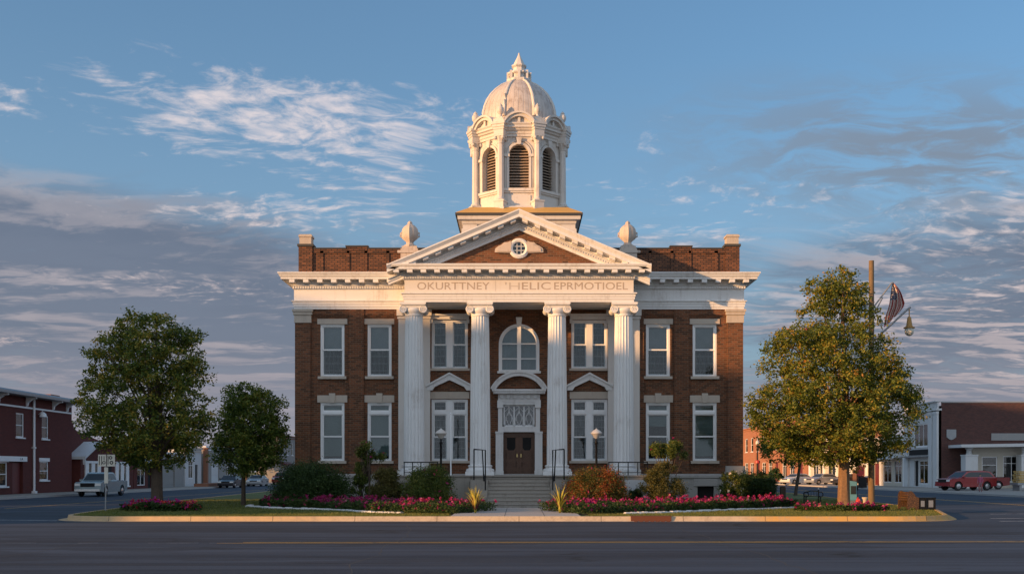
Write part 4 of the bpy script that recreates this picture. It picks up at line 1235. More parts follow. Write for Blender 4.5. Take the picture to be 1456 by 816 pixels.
def shrub(name, px0, px1, py0, py1, Y, lmat, label, n=9000, size=.07, cat='shrub', group=None, top=.6, hull=True, flowers=None, stem=0, zb=0.0, depth=.8, lumps=52, gap=.25):
    """mound of leaves filling the box between two pixels columns and two rows at distance Y"""
    xa = (px0 - 738) / 1600 * Y; xc = (px1 - 738) / 1600 * Y
    z1 = 1.7 + (670 - py0) / 1600 * Y; z0 = 1.7 + (670 - py1) / 1600 * Y if py1 else 0
    w = (xc - xa) / 2; cx = (xa + xc) / 2; z0 = max(0, z0); h = z1 - z0
    root = empty(name, (cx, Y, zb), label, cat, group)
    lum = []
    for k in range(lumps):
        t = rng.uniform(0, 2 * np.pi); u = rng.uniform(0, 1) ** .38; v = rng.uniform(0, 1)
        env = math.sqrt(max(.02, 1 - (1.25 * v - .42) ** 2 / .78))
        r = rng.uniform(.13, .30) * min(w, h) * 1.15
        lum.append((np.array([(w - r * .45) * u * env * np.cos(t), (w - r * .45) * depth * u * env * np.sin(t), z0 + r * .7 + (h - r * 1.7) * v]), r))
    C_ = []; tot = sum(r ** 2 for _, r in lum)
    for p, r in lum:
        k = int(n * r * r / tot)
        d = rng.normal(size=(k, 3)); d /= np.linalg.norm(d, axis=1)[:, None]
        tw = rng.normal(size=(14, 3)); tw /= np.linalg.norm(tw, axis=1)[:, None]
        d = d * (1 - gap) + tw[rng.integers(0, 14, k)] * gap
        C_.append(p + d * (r * rng.uniform(.35, 1.45, k))[:, None])
    C_ = np.concatenate(C_); C_ = C_[C_[:, 2] > .0]
    g = [(leaf_arrays(C_, size, .6), lmat)]
    if flowers:
        k, fm, fs = flowers
        q = C_[rng.choice(len(C_), k)]; q = q + (q - np.array([0, 0, h * .5])) * .04
        q = np.repeat(q, 4, axis=0) + rng.normal(size=(k * 4, 3)) * fs * .25
        g.append((leaf_arrays(q, fs, .9), fm))
    leaf_mesh('foliage', g, root)
    b = MB()
    b.tube([(0, 0, 0), (.02, 0, max(z0, .1) + h * .4)], [.05, .03], 7)
    for p, r in lum[:12]: b.tube([(0, 0, max(z0 - .1, .05)), tuple(p * np.array([.5, .5, .6])), tuple(p)], [.03, .02, .008], 5, False)
    b.obj('stem', 'bark_dark', root)
    return root

shrub('hedge_mound', 378, 500, 655, 0, 53.4, 'leaf_hedge', 'large low dark yew mound under the left wing windows', 40000, .075, 'hedge', top=.9, lumps=110, gap=.1, depth=.62)
shrub('hedge_mound', 1044, 1106, 668, 0, 55.6, 'leaf_hedge', 'dark green yew mound at the right corner of the courthouse', 24000, .075, 'hedge', top=.9, lumps=40, gap=.1)
shrub('flowering_bush', 497, 530, 655, 0, 53.6, 'leaf_shrub', 'dense green bush between the dark mound and the small rose standard', 9000, .07)
shrub('rose_tree', 502, 548, 625, 662, 53.2, 'leaf_shrub', 'small rose standard with an airy head in front of the left wing window', 5000, .075, flowers=(16, 'petal_pink', .09), lumps=14)
shrub('flowering_bush', 524, 575, 662, 0, 52.2, 'leaf_olive', 'olive green bush left of the outermost left column', 20000, .065, gap=.3, lumps=90)
shrub('flowering_bush', 569, 650, 658, 0, 51.8, 'leaf_shrub', 'wide green bush with pink blooms under the left portico railing', 32000, .065, flowers=(44, 'petal_pink', .10), gap=.3, lumps=110)
shrub('flowering_bush', 800, 898, 661, 0, 51.6, 'leaf_red', 'wide red and orange leaved bush right of the steps', 34000, .065, gap=.3, lumps=120, flowers=(40, 'petal_pink', .09))
shrub('rose_tree', 921, 977, 622, 662, 53.2, 'leaf_shrub', 'leafy rose standard in front of the right wing window', 6500, .075, flowers=(14, 'petal_pink', .09), lumps=16)
shrub('flowering_bush', 908, 976, 653, 0, 52.0, 'leaf_olive', 'tall rounded olive green bush below the right rose standard', 20000, .065, gap=.35)
shrub('flowering_bush', 1017, 1058, 664, 0, 53.6, 'leaf_shrub', 'bush with small white flowers in front of the right corner pier', 12000, .065, flowers=(60, 'petal_white', .10), gap=.35)
shrub('low_bush', 890, 916, 693, 0, 52.6, 'leaf_hedge', 'low dark bush tucked beside the white stone blocks', 5000, .06)

def spiky(px, Y, h, label):
    x = (px - 738) / 1600 * Y
    root = empty('ornamental_grass', (x, Y, 0), label, 'plant')
    for nm, n, m_, hh, w in (('striped_leaves', 34, 'grass_spiky', h, .07), ('purple_leaves', 60, 'grass_purple', h * .85, .03)):
        b = MB()
        for k in range(n):
            a = rng.uniform(0, 2 * math.pi); L = hh * rng.uniform(.7, 1.1); bend = rng.uniform(.15, .85)
            dx, dy = math.cos(a), math.sin(a); rings = []
            for t in (0, .25, .5, .75, 1):
                r = bend * L * t ** 1.7 * .75; z = L * (t - .45 * bend * t ** 2.4); ww = w * (1 - t) ** .6 * .5 + .003
                rings.append([(dx * r - dy * ww, dy * r + dx * ww, z), (dx * r + dy * ww, dy * r - dx * ww, z)])
            b.loft(rings, False)
        b.obj(nm, m_, root)
spiky(676, 45.1, 1.25, 'spiky yellow striped grass plant in the bed left of the steps')
spiky(796, 45.1, 1.25, 'spiky yellow striped grass plant in the bed right of the steps')

def bed(name, label, curve, width, n, pm, hgt=.34, fl=.9, dens=1.0):
    """band of bedding flowers along a plan curve"""
    P = np.array(curve, float); seg = np.linalg.norm(np.diff(P, axis=0), axis=1); cum = np.concatenate([[0], np.cumsum(seg)])
    def at(t):
        s = t * cum[-1]; return np.stack([np.interp(s, cum, P[:, 0]), np.interp(s, cum, P[:, 1])], -1)
    def scatter(k):
        t = rng.uniform(0, 1, k); q = at(t); q2 = at(np.minimum(1, t + .01)); d = q2 - q + 1e-6; d /= np.linalg.norm(d, axis=1)[:, None]
        wloc = np.interp(t, np.linspace(0, 1, len(width)), width)
        o = rng.uniform(-1, 1, k) * wloc / 2
        return q + np.stack([-d[:, 1], d[:, 0]], -1) * o[:, None], t
    g, t = scatter(n)
    lump = .6 + .4 * np.sin(g[:, 0] * 3.1) * np.cos(g[:, 1] * 2.3 + g[:, 0])
    z = rng.uniform(.02, 1, n) ** .7 * hgt * (.6 + .6 * lump)
    L = leaf_arrays(np.column_stack([g, z]), .085, .6)
    nf = int(n * .026 * fl)
    f, t = scatter(nf)
    keep = (np.sin(f[:, 0] * 2.7 + 1) + np.sin(f[:, 1] * 3.3 + f[:, 0] * 1.3)) > rng.uniform(-2.2, .9, nf)
    f = f[keep]; nf = len(f)
    lump = .6 + .4 * np.sin(f[:, 0] * 3.1) * np.cos(f[:, 1] * 2.3 + f[:, 0])
    z = hgt * (.70 + .65 * lump) * rng.uniform(.35, 1.2, nf)
    # a head of several petals each
    pc = np.repeat(np.column_stack([f, z]), 7, axis=0) + rng.normal(size=(nf * 7, 3)) * np.repeat(rng.uniform(.018, .045, nf), 7)[:, None]
    FL = leaf_arrays(pc, .085, .95)
    b = MB(); w = width
    for i in range(len(curve) - 1):
        a, c = Vector(curve[i]), Vector(curve[i + 1]); d = (c - a).normalized(); nrm = Vector((-d.y, d.x))
        wa = np.interp(i / (len(curve) - 1), np.linspace(0, 1, len(w)), w) / 2; wb = np.interp((i + 1) / (len(curve) - 1), np.linspace(0, 1, len(w)), w) / 2
        z_ = .012 + .001 * (i % 2)
        b.face([(*(a - nrm * wa), z_), (*(c - nrm * wb), z_), (*(c + nrm * wb), z_), (*(a + nrm * wa), z_)])
    o = leaf_mesh(name, [(L, 'leaf_bed'), (FL, pm)], None, (0, 0, 0), (b, 'soil'))
    tag(o, label, 'flower bed', None, 'stuff')
    return o
# border of the yard, left of the steps
bed('flower_bed', 'magenta flower border curving from the left lawn to the front steps', [(-12.2, 54.6), (-10.8, 52.6), (-8.2, 51.0), (-6.4, 49.2), (-4.6, 47.3), (-1.75, 46.2)], [.9, 1.9, 2.2, 2.8, 3.8, 4.6], 44000, 'petal_pink', .42)
bed('flower_bed', 'magenta flower border curving from the front steps across the right lawn', [(1.55, 46.2), (4.4, 47.2), (6.8, 48.8), (9.0, 50.6), (11.0, 52.3), (12.9, 53.6)], [4.6, 3.8, 2.8, 2.2, 1.9, 1.0], 44000, 'petal_pink', .42)
bed('flower_bed', 'round purple and red flower bed at the foot of the left oak', [(-17.0, 48.7), (-15.6, 48.2), (-13.7, 48.4)], [.9, 1.6, .9], 9000, 'petal_mixed', .36)
bed('flower_bed', 'small magenta flower bed at the foot of the right maple', [(11.9, 48.6), (13.9, 47.9), (15.8, 48.4)], [.5, 1.0, .7], 5500, 'petal_pink', .26)

def edging(pts, name, label, w=.24, hgt=.09):
    b = MB(); P = [Vector(p) for p in pts]; rr = random.Random(3); dist = 0
    for a, c in zip(P, P[1:]):
        d = (c - a); L = d.length; d.normalize(); nrm = Vector((-d.y, d.x)); t = 0
        while t < L - .05:
            l = rr.uniform(.22, .4); m_ = a + d * (t + l / 2); i0 = len(b.v)
            hh = hgt * rr.uniform(.7, 1.1); ww = w * rr.uniform(.75, 1.1) / 2; l2 = l * .47
            for q, z in ((1.0, -.02), (1.0, hh * .6), (.72, hh)):
                pass
            b.loft([[tuple(m_ + d * (sx * l2 * q) + nrm * (sy * ww * q)) + (z,) for sx, sy in ((-1, -1), (1, -1), (1, 1), (-1, 1))] for q, z in ((1, -.02), (1.02, hh * .6), (.7, hh))], True, False, True)
            t += l
    o = b.obj(name, 'edging'); return tag(o, label, 'stone edging', None, 'stuff')
edging([(-13.2, 55.6), (-13.0, 54.0), (-11.4, 51.6), (-9.6, 50.2), (-8.2, 49.3), (-7.3, 48.2), (-6.8, 47.1), (-6.0, 46.2), (-4.8, 45.5)], 'stone_edging', 'white stone edging along the left flower border')
edging([(4.2, 44.8), (5.6, 45.5), (7.0, 46.8), (8.6, 48.4), (9.9, 49.6), (11.6, 51.0), (13.2, 52.5), (14.0, 54.2)], 'stone_edging', 'white stone edging along the right flower border')

# mown grass blades on the lawn
def inpoly(x, y, poly):
    c = np.zeros(len(x), bool); j = len(poly) - 1
    for i in range(len(poly)):
        xi, yi = poly[i]; xj, yj = poly[j]
        c ^= ((yi > y) != (yj > y)) & (x < (xj - xi) * (y - yi) / (yj - yi + 1e-9) + xi); j = i
    return c
gp = inset(ISL, .22)
n = 150000
gx = rng.uniform(-20, 20, n); gy = 42 + (rng.uniform(0, 1, n) ** 1.6) * 26
k = inpoly(gx, gy, gp) & ~((np.abs(gx) < 2.7) & (gy < 53)) & ~((np.abs(gx) < 11.5) & (gy > 52))
gx, gy = gx[k], gy[k]; n = len(gx)
hgt = rng.uniform(.03, .075, n); a = rng.uniform(0, np.pi, n); lx, ly = rng.normal(size=n) * .02, rng.normal(size=n) * .02
v = np.zeros((n, 4, 3)); w = .011
v[:, 0] = np.column_stack([gx - w * np.cos(a), gy - w * np.sin(a), np.full(n, .0)]); v[:, 1] = np.column_stack([gx + w * np.cos(a), gy + w * np.sin(a), np.full(n, .0)])
v[:, 2] = np.column_stack([gx + lx + w * .3 * np.cos(a), gy + ly, hgt]); v[:, 3] = np.column_stack([gx + lx - w * .3 * np.cos(a), gy + ly, hgt])
tag(leaf_mesh('grass', [(v.reshape(-1, 3), 'grass_blade')]), 'short mown grass of the courthouse lawn', 'grass', None, 'stuff')

# ------------------------------------------------------------------ other buildings
M['white_wall'] = painted('white_plaster', (.62, .62, .62), amount=.45)
M['cream_wall'] = painted('cream_plaster', (.55, .50, .42), amount=.5)
M['gray_wall'] = painted('gray_block', (.27, .26, .25), amount=.5)
M['maroon_door'] = plain('maroon_door', (.13, .02, .018), .5)
M['steel'] = plain('dull_steel', (.30, .31, .32), .45, .6)
M['terracotta'] = plain('terracotta', (.27, .12, .07), .8)

def local_wall(parent, name, L, H, holes, matn, D=12.0, z0=0.0, side=None, par=.0):
    b = MB(); b.wall(0, L, z0, H, 0, holes, .25)
    b.face([(0, 0, z0), (0, D, z0), (0, D, H), (0, 0, H)]); b.face([(L, 0, z0), (L, D, z0), (L, D, H), (L, 0, H)])
    b.face([(0, D, z0), (L, D, z0), (L, D, H), (0, D, H)])
    o = b.obj(name, matn, parent)
    b = MB(); b.box(.1, L - .1, .1, D - .1, H - .35, H - .3); b.obj('roof', 'roof_dark', parent)
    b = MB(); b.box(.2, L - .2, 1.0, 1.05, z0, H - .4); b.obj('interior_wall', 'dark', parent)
    return o
_wc = {}
def add_window(parent, x0, x1, z0, z1, fr='trim', t=.09, rails=(.5,), mull=(), sill=True, y=.06, glass='glass_dark', lintel=None):
    w, h = x1 - x0, z1 - z0; b = MB()
    b.box(0, t, y, y + .1, 0, h); b.box(w - t, w, y, y + .1, 0, h); b.box(t, w - t, y, y + .1, 0, t); b.box(t, w - t, y, y + .1, h - t, h)
    for r in rails: b.box(t, w - t, y + .01, y + .08, h * r - .03, h * r + .03)
    for m_ in mull: b.box(w * m_ - .035, w * m_ + .035, y + .015, y + .085, t, h - t)
    o = b.obj('window', fr, parent, loc=(x0, 0, z0))
    b = MB(); b.box(t, w - t, y + .05, y + .055, t, h - t); b.obj('pane', glass, o)
    if sill: b = MB(); b.box(-.08, w + .08, -.10, .1, -.10, -.001); b.obj('sill', fr, o)
    if lintel: b = MB(); b.box(-.12, w + .12, -.05, .08, h, h + lintel); b.obj('lintel', fr, o)
    return o

# maroon painted brick block, left
B1 = empty('brick_building', (-38, 70, 0), 'two storey maroon painted brick building with white window frames and drainpipe', 'building', None, R(90))
wn = [(15.0, 16.4, 4.3, 6.15), (19.6, 20.9, 4.3, 6.15), (19.2, 20.9, 1.0, 2.5), (11.2, 13.6, .6, 2.4), (2.0, 3.4, 4.3, 6.15), (7.5, 8.9, 4.3, 6.15)]
dr = (14.4, 16.2, .02, 2.45)
local_wall(B1, 'wall', 25.6, 7.5, wn + [dr], 'brick_maroon', 14)
for q in wn: add_window(B1, *q, lintel=.28 if q[2] < 3 else None)
b = MB(); b.box(14.5, 16.1, .2, .25, .03, 2.4); b.box(14.45, 15.25, .12, .2, .05, 2.35); b.obj('door', 'maroon_door', B1)
b = MB(); b.box(9.0, 16.6, -.16, -.0, 2.46, 2.84); b.obj('sign_board', 'trim', B1)
text_mesh('sign_lettering', "I.A", .2, .5, 'dark', B1, (15.6, -.163, 2.55), .004)
b = MB()
b.prism([(-.95, 7.42), (-.95, 7.62), (-.80, 7.75), (.3, 7.85), (.3, 7.42)], 'x', -.2, 25.9)
b.obj('cornice', 'steel', B1)
for x in (7, 11.9, 16.7, 21.6, 24.4):
    b = MB(); b.prism([(0, 6.7), (-.12, 6.75), (-.16, 7.0), (-.5, 7.25), (-.8, 7.3), (-.8, 7.42), (0, 7.42)], 'x', x, x + .22); b.obj('bracket', 'trim', B1)
b = MB(); b.box(-.02, 25.4, -.06, -.0, 6.55, 6.68); b.obj('string_course', 'trim', B1)
b = MB(); b.tube([(17.9, -.12, .1), (17.9, -.12, 7.3)], .09, 8); b.box(17.74, 18.06, -.24, .0, 3.5, 3.6); b.box(17.72, 18.08, -.3, 0, .0, .18); b.obj('drainpipe', 'trim', B1)
b = MB(); b.lathe([(.0, 0), (.3, .05), (.24, .3), (.08, .45), (.0, .46)], 19.0, -.35, 12); b.tube([(19, 0, 6.2), (19, -.35, 6.5)], .03); b.xf(0, Matrix.Translation((0, 0, 0))); 
for i, p in enumerate(b.v):
    if i < 12 * 5: b.v[i] = (p[0], p[1], p[2] + 5.95)
b.obj('wall_lamp', 'trim', B1, True)
b = MB(); b.box(21.8, 23.6, .2, 1.0, 7.5, 8.0); b.obj('chimney', 'terracotta', B1)
b = MB(); b.prism([(25.62, 0), (34.5, 0), (34.5, 4.4), (30.0, 5.0), (27.6, 5.35), (27.4, 5.9), (25.62, 6.0)], 'y', .6, 12); b.obj('rear_wing', 'brick_maroon', B1)
b = MB(); b.box(25.7, 26.6, .4, .59, 5.55, 6.05); b.obj('corner_stone', 'trim', B1)

# low gabled shop
B2 = empty('gabled_shop', (-37.6, 96.5, 0), 'low dark red shop with white trimmed gable and white striped shutters behind the parked truck', 'shop', None, R(90))
b = MB(); b.prism([(0, 0), (13.2, 0), (13.2, 2.75), (9.4, 3.8), (3.4, 4.05), (0, 2.85)], 'y', 0, 9); b.obj('wall', 'brick_maroon', B2)
b = MB()
tp = [(-.25, 2.75), (3.3, 4.1), (9.4, 3.86), (13.5, 2.65)]
for (xa, za), (xc, zc) in zip(tp, tp[1:]): b.prism([(xa, za), (xc, zc), (xc, zc + .24), (xa, za + .24)], 'y', -.5, 9.2)
b.box(-.25, -.1, -.5, -.3, 2.3, 2.75)
b.obj('roof', 'white_wall', B2)
for x in (.9, 8.2):
    b = MB(); b.box(x - .05, x + 3.9, -.14, -.0, 2.42, 2.62)
    for k in range(3): b.box(x + k * 1.4, x + k * 1.4 + .75, -.10, .0, .35, 2.42)
    b.box(x - .05, x + 3.9, -.12, -.0, .22, .35)
    o = b.obj('shuttered_window', 'trim', B2)
    b = MB(); b.box(x + .75, x + 1.4, -.03, -.02, .35, 2.42); b.box(x + 2.15, x + 2.8, -.03, -.02, .35, 2.42); b.obj('pane', 'glass_dark', o)
b = MB(); b.box(5.8, 7.2, -.05, -.02, .02, 2.3); b.obj('door', 'dark', B2)

def shop(name, x, y, rz, L, H, matn, label, openings, D=12, frame='trim', awn=None, upper=(), cornice='trim', cat='building', pil=()):
    e = empty(name, (x, y, 0), label, cat, None, R(rz))
    hs = [q[:4] for q in openings] + list(upper)
    local_wall(e, 'wall', L, H, hs, matn, D)
    for q in openings:
        if q[4] == 'w': add_window(e, *q[:4], fr=frame, rails=(.75,), mull=(.5,), sill=False)
        else:
            b = MB(); b.box(q[0], q[1], .14, .2, q[2], q[3]); b.box(q[0] + .1, q[1] - .1, .11, .14, q[2] + .3, q[2] + 1.0); b.box(q[0] + .1, q[1] - .1, .11, .14, q[2] + 1.2, q[3] - .2)
            b.obj('door', q[4], e)
    for q in upper: add_window(e, *q, fr=frame)
    b = MB(); b.box(-.1, L + .1, -.2, .3, H, H + .18); b.box(-.05, L + .05, -.1, -.001, H - .35, H - .2); b.obj('cornice', cornice, e)
    for x0, x1 in pil:
        b = MB(); b.box(x0, x1, -.14, -.001, 0, H - .4); b.obj('pilaster', cornice, e)
    if awn:
        for a in awn:
            b = MB(); b.prism([(-a[3], a[2]), (-a[3], a[2] + .12), (0, a[2] + .55), (0, a[2] + .3)], 'x', a[0], a[1]); b.obj('awning', a[4], e)
    return e
shop('storefront', -38, 111, 90, 8.5, 4.0, 'brick_maroon', 'small dark shop with a pale awning right of the gabled shop', [(1, 3.4, .3, 2.4, 'w'), (4.2, 5.4, .02, 2.4, 'dark')], awn=[(.6, 6, 2.5, 1.1, 'white_wall')])
shop('garage', -38, 120, 90, 7.6, 3.6, 'gray_wall', 'plain pale grey garage block seen between the oak trunk and the small tree', [(1.0, 4.2, .02, 2.6, 'gray_wall')])
e = shop('storefront', -38, 128, 90, 6.6, 4.3, 'white_wall', 'white storefront with blue shaded window seen beside an orange pillar', [(1.4, 3.3, .9, 2.9, 'w'), (4, 5.2, .02, 2.5, 'dark')], cornice='cream_wall')
b = MB(); b.box(-37.9, -37.4, 135.0, 135.5, 0, 4.4); b.box(-37.95, -37.35, 134.95, 135.55, 4.4, 4.5); tag(b.obj('brick_pillar', 'terracotta'), 'orange pillar at the corner of the white storefront', 'pillar')
b = MB(); b.box(-36.4, -34.8, 126, 135, 0, .35); tag(b.obj('low_wall', 'terracotta'), 'low orange planter wall on the pavement before the white storefront', 'wall')
shop('garage', -38, 136, 90, 20, 4.6, 'gray_wall', 'long grey garage building with a pale roller door and a hipped look left of the small tree trunk'.replace(' and a hipped look', ''), [(3, 6.6, .02, 2.8, 'white_wall'), (10, 12, 1, 2.6, 'w'), (14, 17, .02, 2.8, 'white_wall')])
shop('house', -38, 178, 90, 16, 7.4, 'gray_wall', 'tall grey building at the end of the left side street beside the courthouse corner', [(2, 4, .5, 2.6, 'w'), (6, 7.2, .02, 2.6, 'dark')], upper=[(2, 3.4, 4.4, 6.4), (6, 7.4, 4.4, 6.4), (10, 11.4, 4.4, 6.4)], awn=[(1, 8, 2.7, 1.2, 'maroon_door')], cornice='terracotta', D=3.5)

# right: corner block with white front and long brick side wall
B3 = empty('corner_building', (44, 128, 0), 'two storey corner building with white front and long dark brick side wall', 'building', None, R(-90))
hs = [(2.6, 6.8, 4.4, 6.9), (2.8, 4.0, .1, 2.9), (4.2, 6.9, .35, 2.9)]
b = MB(); b.wall(0, 10, 0, 9.0, 0, hs, .25); b.face([(0, 0, 0), (0, 50, 0), (0, 50, 9), (0, 0, 9)]); b.obj('wall', 'white_wall', B3)
b = MB(); b.box(9.9, 10.0, .3, 50, 0, 8.9); b.obj('side_wall', 'brick_side', B3)
b = MB(); b.box(.1, 9.8, .3, 50, 8.5, 8.6); b.obj('roof', 'roof_dark', B3)
b = MB(); b.box(9.84, 10.06, .3, 50, 8.9, 9.04); b.obj('coping', 'steel', B3)
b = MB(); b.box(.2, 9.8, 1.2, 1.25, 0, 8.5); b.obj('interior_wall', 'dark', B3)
for x0, x1 in ((.0, 1.2), (7.6, 8.6), (8.9, 10.02)): b = MB(); b.box(x0, x1, -.22, -.001, 0, 8.0); b.box(x0 - .04, x1 + .04, -.27, -.001, 7.7, 8.0); b.obj('pilaster', 'white_wall', B3)
b = MB(); b.box(-.05, 10.1, -.3, .3, 8.1, 8.3); b.box(-.1, 10.14, -.4, .3, 9.0, 9.12); b.box(.0, 10.05, -.15, -.001, 8.3, 9.0); b.obj('cornice', 'white_wall', B3)
b = MB(); b.box(.5, 7.5, -.9, -.001, 3.25, 3.4); b.obj('canopy', 'steel', B3)
b = MB(); b.box(1.3, 7.5, -.08, -.001, 3.5, 4.1); b.obj('sign_board', 'dark', B3)
add_window(B3, *hs[0], rails=(), mull=(.33, .66), t=.12); add_window(B3, *hs[2], rails=(.8,), mull=(.5,), sill=False)
b = MB(); b.box(2.85, 3.95, .12, .16, .1, 2.85); b.box(3.0, 3.8, .10, .12, .5, 2.6); b.obj('door', 'dark', B3)
b = MB(); b.prism([(1.0, 5.3), (1.25, 5.1), (1.5, 5.0), (1.75, 5.1), (2.0, 5.3), (2.0, 6.1), (1.0, 6.1)], 'y', 0, .12)
for i, p in enumerate(b.v): b.v[i] = (10.0 + (.12 - p[1]), p[0] - .2, p[2])
b.obj('wall_vent', 'steel', B3)
b = MB(); b.box(10.001, 10.10, 5.5, 50, 4.95, 5.7); b.obj('wall_panel', 'gray_wall', B3)

B4 = empty('porch_shop', (45.0, 114.5, 0), 'low shop porch with white canopy and white square columns against the brick side wall', 'shop')
b = MB(); b.prism([(0, 4.15), (30, 4.55), (30, 4.95), (0, 4.45)], 'y', 0, 3.49); b.obj('canopy', 'white_wall', B4)
for x in (.65, 6.35, 13, 21):
    b = MB(); b.box(x, x + 1.25, .5, 1.75, .0, 3.3); b.box(x - .06, x + 1.31, .44, 1.81, 3.3, 3.42)
    b.lathe([(.34, 3.42), (.26, 3.6), (.26, 3.9), (.42, 4.1), (.42, 4.18)], x + .62, 1.2, 12); b.obj('column', 'white_wall', B4)
b = MB(); hs = [(3.0, 4.6, .1, 3.25), (5.2, 7.0, .6, 3.3), (9.6, 12.5, .6, 3.2), (14.5, 18, .6, 3.2)]
b.wall(1.9, 30, 0, 4.2, 2.2, hs, .25); b.box(1.9, 30, 3.2, 3.3, 0, 4.2); b.box(1.9, 2.0, 2.2, 3.2, 0, 4.2); b.obj('wall', 'cream_wall', B4)
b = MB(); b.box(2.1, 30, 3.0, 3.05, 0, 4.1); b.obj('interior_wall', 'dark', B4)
for q in hs:
    o = add_window(B4, *q, rails=(.72,), mull=(.5,) if q[0] > 5 else (), sill=False); o.location.y = 2.2

shop('storefront', 44, 149.5, -90, 21.3, 5.6, 'cream_wall', 'low pale storefront with dark red doors behind the utility pole', [(2, 4.5, .4, 3, 'w'), (5, 6.2, .02, 2.6, 'maroon_door'), (8, 9.6, .02, 2.7, 'maroon_door'), (10, 12, .02, 2.7, 'maroon_door'), (13.5, 16.5, .4, 3, 'w'), (17.5, 20, .4, 3, 'w')], awn=[(12, 20.5, 3.1, 1.4, 'white_wall')], pil=((0, .5), (7, 7.4), (12.6, 13.1), (20.8, 21.3)))
shop('storefront', 44, 170.5, -90, 20.7, 6.2, 'cream_wall', 'cream fronted shop with pilasters behind the parked white cars', [(2, 5, .4, 3.2, 'w'), (6, 7.2, .02, 2.7, 'dark'), (10, 14, .4, 3.2, 'w'), (15.5, 19, .4, 3.2, 'w')], awn=[(9, 20, 3.3, 1.5, 'maroon_door')], pil=((0, .7), (8, 8.8), (14.4, 15.1), (20.0, 20.7)))
ow_ = [(2 + 5.2 * k, 4.2 + 5.2 * k, 5.4, 8.0) for k in range(10)]
oo = [(1.6 + 5.2 * k, 4.6 + 5.2 * k, .5 if k % 3 else .02, 3.3, 'w' if k % 3 else 'maroon_door') for k in range(10)]
shop('brick_building', 44, 226, -90, 55, 9.8, 'brick_orange', 'sunlit orange brick two storey building beyond the right corner of the courthouse', oo, upper=ow_, cornice='brick_orange', pil=((0, .7), (17, 17.7), (35.6, 36.3), (54.3, 55)))
# unseen blocks, added and sized to shade the courthouse and right-hand buildings
for (x, y, L, D, H, lab) in ((-100, 4, 20, 13, 21.0, 'tall plain brick block out of view, added to shade the courthouse front'), (-78, 46, 24, 20, 25.0, 'tall tan brick block out of view, added to shade the right side street')):
    e = empty('shade_block', (x, y, 0), lab, 'building')
    b = MB(); b.box(0, L, 0, D, -.1, H); b.obj('wall', 'brick_tan', e)
    b = MB()
    for k in range(int(L // 3)):
        for q in range(int(H // 3.5)): b.box(1 + 3 * k, 2.4 + 3 * k, -.03, -.001, 1 + 3.5 * q, 3 + 3.5 * q)
    tag(b.obj('window_grid', 'glass_dark', e), kind=None)
    b = MB(); b.box(-.3, L + .3, -.3, D + .3, H, H + .5); b.obj('cornice', 'stone', e)

# distant trees
def far_tree(x, y, h, w, label, m_='leaf_left'):
    root = empty('shade_tree', (x, y, 0), label, 'tree', 'distant trees')
    C_ = []
    for k in range(40):
        t = rng.uniform(0, 2 * np.pi); v = rng.uniform(0, 1); u = rng.uniform(0, 1) ** .5
        env = math.sin(math.pi * (v * .8 + .15)); r = w * rng.uniform(.12, .2)
        p = np.array([w / 2 * u * env * math.cos(t), w / 2 * u * env * math.sin(t), h * (.28 + .66 * v)])
        d = rng.normal(size=(70, 3)); d /= np.linalg.norm(d, axis=1)[:, None]; C_.append(p + d * r * rng.uniform(.5, 1, 70)[:, None])
    leaf_mesh('crown', [(leaf_arrays(np.concatenate(C_), .45), m_)], root)
    b = MB(); b.tube([(0, 0, 0), (0, 0, h * .5)], [.3, .15], 8); b.obj('trunk', 'bark_dark', root)
for i, (x, y, h, w) in enumerate([(-44, 232, 9, 9), (-36, 250, 8, 10), (-28, 262, 9, 9), (-20, 275, 8, 11), (-52, 215, 10, 9), (-60, 240, 9, 12), (-74, 225, 9, 12), (-10, 270, 9, 12), (2, 275, 9, 12), (14, 270, 10, 12), (27, 262, 9, 11), (36, 250, 9, 10), (-49, 118, 7.5, 6), (-47, 152, 8.5, 8), (33, 240, 9, 9)]):
    far_tree(x, y, h, w, 'distant green tree behind the side street buildings', 'leaf_left' if i % 2 else 'leaf_small')
far_tree(-42.5, 172, 7.5, 7, 'distant green tree behind the side street buildings', 'leaf_small')
shrub('hedge_bush', 1090, 1114, 664, 0, 150, 'leaf_hedge', 'round dark bush by the orange brick building', 1500, .25, 'shrub')

# ------------------------------------------------------------------ vehicles
def paint(name, col, metal=.2):
    def f(T, b):
        n = T.noise(pos(T), 2.5, 4)
        T.put(b.inputs['Base Color'], T.mix(T.m('MULTIPLY', n, .3), (*col, 1), (.12, .10, .09, 1)))
        b.inputs['Roughness'].default_value = .25; b.inputs['Metallic'].default_value = metal
        b.inputs['Coat Weight'].default_value = .6
    return mat(name, f)
M['car_red'] = paint('red_car_paint', (.32, .015, .02)); M['car_red_dark'] = paint('dark_red_car_paint', (.20, .012, .016))
M['car_white'] = paint('white_car_paint', (.72, .70, .68), 0); M['car_silver'] = paint('silver_car_paint', (.45, .48, .50), .4)
M['car_dark'] = paint('dark_car_paint', (.02, .022, .03)); M['car_teal'] = paint('pale_teal_car_paint', (.28, .36, .38), .2)
M['tyre'] = plain('tyre_rubber', (.018, .018, .018), .85); M['rim'] = plain('wheel_rim', (.45, .45, .46), .3, .8)
M['car_glass'] = plain('tinted_car_glass', (.03, .035, .04), .08, 0, .1)
M['lamp_clear'] = plain('clear_lamp_lens', (.75, .75, .72), .15); M['lamp_red'] = plain('red_lamp_lens', (.4, .01, .01), .2)
M['chrome'] = plain('chrome', (.6, .6, .6), .15, 1)
